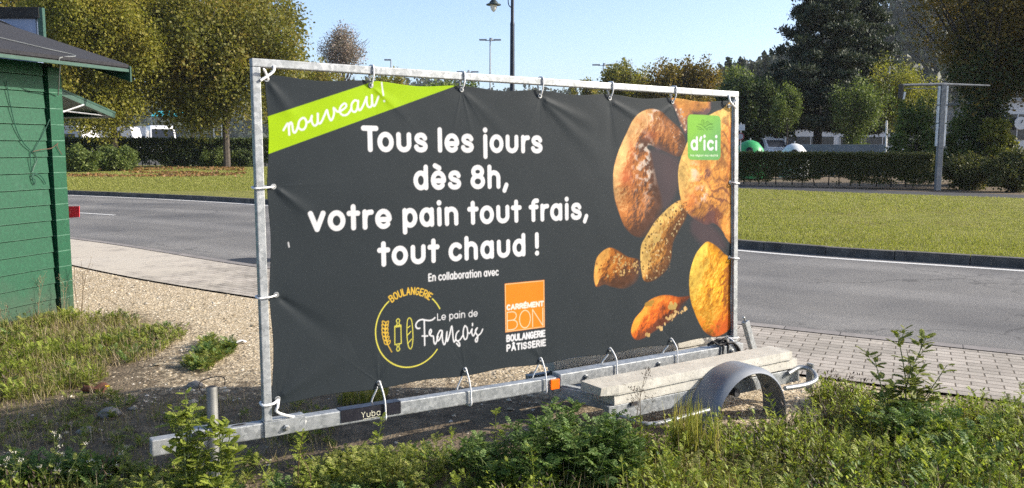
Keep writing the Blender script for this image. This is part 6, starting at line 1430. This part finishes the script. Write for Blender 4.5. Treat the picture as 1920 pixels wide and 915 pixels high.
for k, (bx, by, tips, lab) in enumerate(((66, 603, [(62, 528), (76, 516), (84, 520)], 'pale branching dry stalk in the middle of the hut wall foot'), (8, 622, [(12, 570), (-2, 566)], 'pale dry stalk at the left edge of the hut wall'), (112, 596, [(118, 524), (126, 528)], 'dry stalk leaning on the hut corner post'), (142, 590, [(152, 488), (172, 482), (140, 500)], 'tall reddish dry stalk just right of the hut corner'))):
    r = np.random.default_rng(k+40); b = G0(bx, by)+HN*.06; weed('dry_stalk', lab, 'dry weed', [(b+np.array([r.normal(0, .02), 0, 0]), tipat(b, x, y)) for x, y in tips], 4, .03, .015, LAN, 'dry', DSTEM if k < 3 else RSTEM, .0028, DS, 40+k, 5, (5, .012, .012, WM['dry'], LAN))
# dandelion flower, dead leaf, paper
b = G0(203, 742); fl = empty('dandelion', b, 'single yellow dandelion flower in the grass left of the prop leg', 'flower'); MB().tube([b, b+np.array([0, 0, .06])], .002, 5).build('stem', STEM, fl)
r = np.random.default_rng(2); n = 46; a = r.random(n)*6.28; v, f = scatter(*LAN, np.repeat((b+np.array([0, 0, .06]))[None], n, 0), np.stack([np.cos(a), np.sin(a), .25+.6*r.random(n)], 1), np.stack([-np.sin(a), np.cos(a), 0*a], 1), .022); npmesh('petals', v, f, plain('yellow_petals', (.75, .55, .02), .6, var=.1), fl)
def sheetlet(name, label, cat, x, y, sx_, sy_, mat, seed, lift=.02):
    r = np.random.default_rng(seed); c = G0(x, y); n = 7; P = []
    for i_ in range(n):
        for j_ in range(n): u, v = i_/(n-1)-.5, j_/(n-1)-.5; P.append(c+np.array([u*sx_+.01*math.sin(7*v+seed), v*sy_+.01*math.sin(5*u), .008+lift*(math.sin(3*u+2*v+seed)+.5*math.sin(9*v))**2*.5]))
    i = np.arange(n*n).reshape(n, n); o = npmesh(name, np.array(P), np.stack([i[:-1, :-1], i[:-1, 1:], i[1:, 1:], i[1:, :-1]], -1).reshape(-1, 4), mat, loc=c, smooth=True); o.modifiers.new('thick', 'SOLIDIFY').thickness = .0015; return tag(o, label, cat)
sheetlet('paper_scrap', 'crumpled white paper scrap on the gravel left of the frame', 'litter', 448, 647, .11, .05, plain('white_paper', (.65, .64, .62), .8, var=.08), 1)
sheetlet('dead_leaf', 'curled red brown dead leaf next to the dandelion', 'leaf', 178, 737, .16, .07, plain('dead_leaf_brown', (.14, .06, .035), .8), 3, .05)
# ---- masses: low weeds, verge grass, stones
def pxy(P):
    Q = P-np.array([0, 0, HC]); d = Q@FW; return 960+F*(Q@RT)/d, 457.5-F*(Q@UP)/d
def inpoly(x, y, poly): return inside(x, y, np.array(poly, float))
def sample(poly, n, seed, clump=0., sc=1.6):
    """points on the ground inside a region laid out over the verge"""
    r = np.random.default_rng(seed); W = np.array([gp(x, y)[:2] for x, y in poly]); lo, hi = W.min(0), W.max(0); out = []
    while sum(map(len, out)) < n:
        q = lo+(hi-lo)*r.random((4000, 2)); k = inside(q[:, 0]+.7*(vnoise(q[:, 0], q[:, 1], 1.7, 51, 3)-.5), q[:, 1]+.7*(vnoise(q[:, 0], q[:, 1], 1.7, 52, 3)-.5), W)
        if clump: k &= r.random(len(q)) < np.clip((vnoise(q[:, 0], q[:, 1], sc, seed, 3)-.5)*6*clump+.5, 0, 1)
        out.append(q[k])
        if len(out) > 400: break
    q = np.concatenate(out)[:n]; return np.stack([q[:, 0], q[:, 1], gz(q[:, 0], q[:, 1])], 1)
def rosettes(P, m, L, tmpl, r, el=(.2, 1.0), lift=.0):
    n = len(P); idx = np.repeat(np.arange(n), m); a = r.random(n*m)*6.28; e = el[0]+(el[1]-el[0])*r.random(n*m); s_ = (.55+.9*r.random(n))[idx]
    X = np.stack([np.cos(a), np.sin(a), e], 1); N = np.stack([-np.sin(a)+r.normal(0, .3, n*m), np.cos(a), r.normal(0, .3, n*m)], 1)
    h = lift*r.random(n*m)*s_
    return scatter(*tmpl, P[idx]+np.stack([np.cos(a)*h*.3, np.sin(a)*h*.3, h], 1), X, N, L*s_*(.6+.6*r.random(n*m)))
REG_R = [(905, 1010), (900, 880), (1000, 865), (1180, 862), (1330, 858), (1450, 822), (1520, 800), (1640, 815), (1800, 822), (1930, 806), (2100, 830), (2700, 900), (2700, 1010)]
REG_M = [(430, 1000), (440, 900), (520, 868), (640, 880), (760, 868), (905, 860), (905, 1000)]
REG_L = [(-300, 1000), (-200, 905), (60, 905), (260, 915), (430, 900), (430, 1000)]
REG_H = [(-200, 640), (0, 628), (140, 592), (290, 612), (312, 640), (250, 690), (200, 722), (60, 750), (-200, 780)]
REG_P = [(318, 660), (360, 640), (410, 668), (390, 700), (330, 700)]
REG_S = [(-200, 760), (200, 735), (480, 745), (600, 770), (640, 850), (430, 900), (-200, 900)]
REG_E = [(1500, 800), (1500, 745), (1560, 735), (1700, 775), (1920, 790), (2100, 800), (2100, 830), (1640, 815)]
parts = []
for poly, n, m, L, tm, lf in ((REG_R, 850, 14, .042, PIN, .08), (REG_R, 700, 16, .020, OVAL, .09), (REG_M, 420, 12, .04, PIN, .05), (REG_M, 300, 12, .018, OVAL, .04), (REG_L, 620, 12, .042, PIN, .07), (REG_L, 420, 12, .02, OVAL, .06), (REG_H, 360, 12, .045, PIN, .05), (REG_H, 240, 12, .022, OVAL, .05), (REG_P, 90, 12, .04, PIN, .05), (REG_S, 260, 10, .035, PIN, .03), (REG_E, 260, 12, .035, PIN, .08)):
    r = np.random.default_rng(int(n+m)); parts.append(rosettes(sample(poly, n, n+m, 3. if poly is REG_H else 2., 1.5 if poly is REG_H else 2.6), m, L, tm, r, (.15, 1.5), lf))
v, f = merge(parts); tag(npmesh('low_weeds', v, f, WM['low'], loc=(0, 4.5, 0)), 'mixed low green weeds covering the verge in front of the trailer', 'weeds', kind='stuff')
parts = []
for poly, n, m, L, lf in ((REG_R, 560, 22, .020, .15), (REG_R, 320, 14, .045, .12), (REG_E, 300, 16, .022, .13), (REG_L, 170, 16, .022, .1), (REG_H, 300, 14, .04, .07)):
    r = np.random.default_rng(n+5); parts.append(rosettes(sample(poly, n, n+3, 1.5, 2.6), m, L, OVAL if L < .03 else PIN, r, (.3, 2.), lf))
for poly, n in ((REG_R, 130), (REG_E, 22), (REG_L, 26), (REG_M, 22), (REG_H, 16)):
    r = np.random.default_rng(n+31)
    for b in sample(poly, n, n+11):
        H_ = r.uniform(.10, .34)*(1 if poly is REG_R else .7); t_ = b+np.array([r.normal(0, .06), r.normal(0, .05), H_]); S_ = smoothpts(np.array([b, (b+t_)/2+r.normal(0, .015, 3), t_]), 6); q = MB().tube(S_, np.linspace(.003, .001, len(S_)), 4, cap=False); parts.append((np.concatenate(q.v), [np.array(q.f[4])])); parts.append(along_stem(S_, r.integers(14, 30), .055, .025, PIN if r.random() < .7 else LAN, r))
v, f = merge(parts); tag(npmesh('fresh_weeds', v, f, WM['lime'], loc=(1, 4.5, 0)), 'bright yellow green sprouting weeds among the low growth', 'weeds', kind='stuff')
parts = []
for poly, n, h, w_, ln in ((REG_H, 3800, .085, .005, 1.7), (REG_H, 1300, .15, .005, 1.6), (REG_P, 600, .07, .005, 1.6), (REG_R, 3600, .13, .005, 1.2), (REG_M, 700, .07, .004, 1.4), (REG_L, 1100, .10, .004, 1.3), (REG_S, 1300, .06, .004, 1.6), (REG_E, 1800, .11, .005, 1.1)):
    parts.append(blades(sample(poly, n, n, 3. if poly is REG_H else 1.4, 1.5 if poly is REG_H else 2.4), h, w_, ln, np.random.default_rng(n)))
parts.append(blades(sample([(1270, 880), (1290, 840), (1350, 840), (1340, 880)], 200, 62), .26, .008, .45, np.random.default_rng(5)))
# long soft grass behind the drawbar and beside the pavers
parts.append(blades(sample([(600, 762), (600, 738), (720, 735), (720, 760)], 420, 61), .09, .005, .8, np.random.default_rng(4)))
v, f = merge(parts); tag(npmesh('verge_grass', v, f, WM['grass'], loc=(0, 5, 0)), 'tufts of yellow green grass by the hut and along the verge', 'grass', kind='stuff')
parts = []
for poly, n, h in ((REG_H, 4200, .12), (REG_S, 1000, .10), (REG_R, 1300, .18), (REG_L, 260, .14), (REG_E, 400, .16)):
    P = sample(poly, n, n+77); r = np.random.default_rng(n); parts.append(blades(P, h, .004, 2.2, r))
v, f = merge(parts); tag(npmesh('dry_grass', v, f, WM['dry'], loc=(0, 5, 0)), 'straw coloured dead grass lying over the verge', 'grass', kind='stuff')
parts = []
for poly, n, m, L, lf in ((REG_R, 360, 14, .055, .11), (REG_R, 300, 18, .026, .10), (REG_L, 240, 12, .05, .08), (REG_M, 130, 12, .045, .06), (REG_H, 110, 12, .05, .06), (REG_P, 40, 12, .045, .05)):
    r = np.random.default_rng(n+9); parts.append(rosettes(sample(poly, n, n+23, 3., 1.3), m, L, PIN if L > .03 else OVAL, r, (.2, 1.8), lf))
v, f = merge(parts); tag(npmesh('dark_weeds', v, f, WM['mug'], loc=(1, 4.5, 0)), 'darker green leafy patches in the low growth of the verge', 'weeds', kind='stuff')
parts = []
for poly, n in ((REG_R, 420), (REG_E, 120), (REG_L, 90), (REG_H, 70)):
    r = np.random.default_rng(n+10); parts.append(rosettes(sample(poly, n, n+29, 3., 1.8), 16, .022, LAN, r, (.4, 2.5), .16))
v, f = merge(parts); tag(npmesh('withered_weeds', v, f, WM['dead'], loc=(1, 4.5, 0)), 'withered brown seed heads and stems among the weeds', 'weeds', kind='stuff')
# stones: irregular low pebbles
def stones(P, s_, r):
    n = len(P); tv = [(1, 0, 0), (.3, .9, .1), (-.8, .55, 0), (-.8, -.6, .1), (.35, -.9, 0), (.1, .1, .8), (-.2, -.1, .75)]
    tf = [(0, 1, 5), (1, 2, 5), (2, 6, 5), (2, 3, 6), (3, 4, 6), (4, 5, 6), (4, 0, 5)]
    a = r.random(n)*6.28; X = np.stack([np.cos(a), np.sin(a), r.normal(0, .2, n)], 1); Y = np.stack([-np.sin(a), np.cos(a), r.normal(0, .2, n)], 1)
    sz = (s_*np.exp(np.clip(r.normal(0, .45, n), -1, .8)))[:, None]*np.stack([1+0*a, .6+.5*r.random(n), .5+.5*r.random(n)], 1)
    v, f = scatter(tv, tf, P, X, Y, sz); return v, f
ts = NT('verge_pebbles'); rr = ts.n('NewGeometry').outputs['Random Per Island']; ts.set(ts.mix(1., ts.ramp(rr, [(0, (.20, .155, .10)), (.45, (.39, .315, .205)), (.8, (.54, .455, .33)), (1, (.70, .63, .52))]), ts.ramp(ts.noise(90, 3, .6, ts.pos()), [(.3, .75), (.7, 1.15)]), 'MULTIPLY'), .9, 0, .2)
r = np.random.default_rng(21); q = np.stack([r.uniform(-6.5, 5, 120000), r.uniform(3.6, 12, 120000)], 1); ed = yat(BRI, q[:, 0])-q[:, 1]; g = ingrav(q[:, 0], q[:, 1]); k = (ed > .05) & (r.random(len(q)) < g*.85+.06)
P = np.concatenate([q[k], gz(q[k, 0], q[k, 1])[:, None]-.002], 1)
parts = [stones(P, .0085, r)]; k2 = r.random(len(P)) < .03; parts.append(stones(P[k2]+[.02, .01, 0], .017, r))
v, f = merge(parts); tag(npmesh('gravel', v, f, ts.m, loc=(0, 6, 0)), 'pale loose gravel strewn between the hut, the pavers and the trailer', 'gravel', kind='stuff')
# a few larger stones that can be told apart
for k, (x, y, s_, lab) in enumerate(((207, 781, .075, 'largest grey stone lying in the banner shadow'), (366, 728, .06, 'flat pale stone behind the prop leg'), (250, 770, .03, 'small round stone right of the largest stone'), (160, 812, .05, 'flat stone half buried in the lower left shade'), (1083, 690, .06, 'rubble lump behind the beam under the banner'), (1003, 705, .04, 'small rubble lump behind the beam next to the reflector'))):
    import bmesh
    bm = bmesh.new(); bmesh.ops.create_icosphere(bm, subdivisions=3, radius=1); r = np.random.default_rng(k+5)
    for v_ in bm.verts:
        d = np.array(v_.co); n_ = 1+.35*(vnoise(np.array([d[0]*1.3+k*3.]), np.array([d[1]*1.3+d[2]*.9]), 1., 9, 3)[0]-.5)*2; v_.co = d*n_*np.array([1, .8, .5])*s_
    me = bpy.data.meshes.new('stone'); bm.to_mesh(me); bm.free(); me.materials.append(plain('grey_stone', (.24, .215, .18), .9, var=.35, scale=14, bump=.4)); o = bpy.data.objects.new('stone', me); COL.objects.link(o); g_ = G0(x, y); g_[2] += s_*.2; o.location = tuple(g_); tag(o, lab, 'stone', 'larger stones on the verge')
# manhole cover in the road at the frame's left side
mc = gp(466, 489.5); tag(MB().lathe([mc[0], mc[1], -.02], [(0, 0), (.36, 0), (.36, .026), (.33, .027), (.32, .0245), (0, .0245)], 32).build('manhole_cover', plain('cast_iron', (.035, .035, .036), .6, .5), loc=[mc[0], mc[1], 0]), 'dark cast iron manhole cover in the road left of the frame', 'manhole cover')
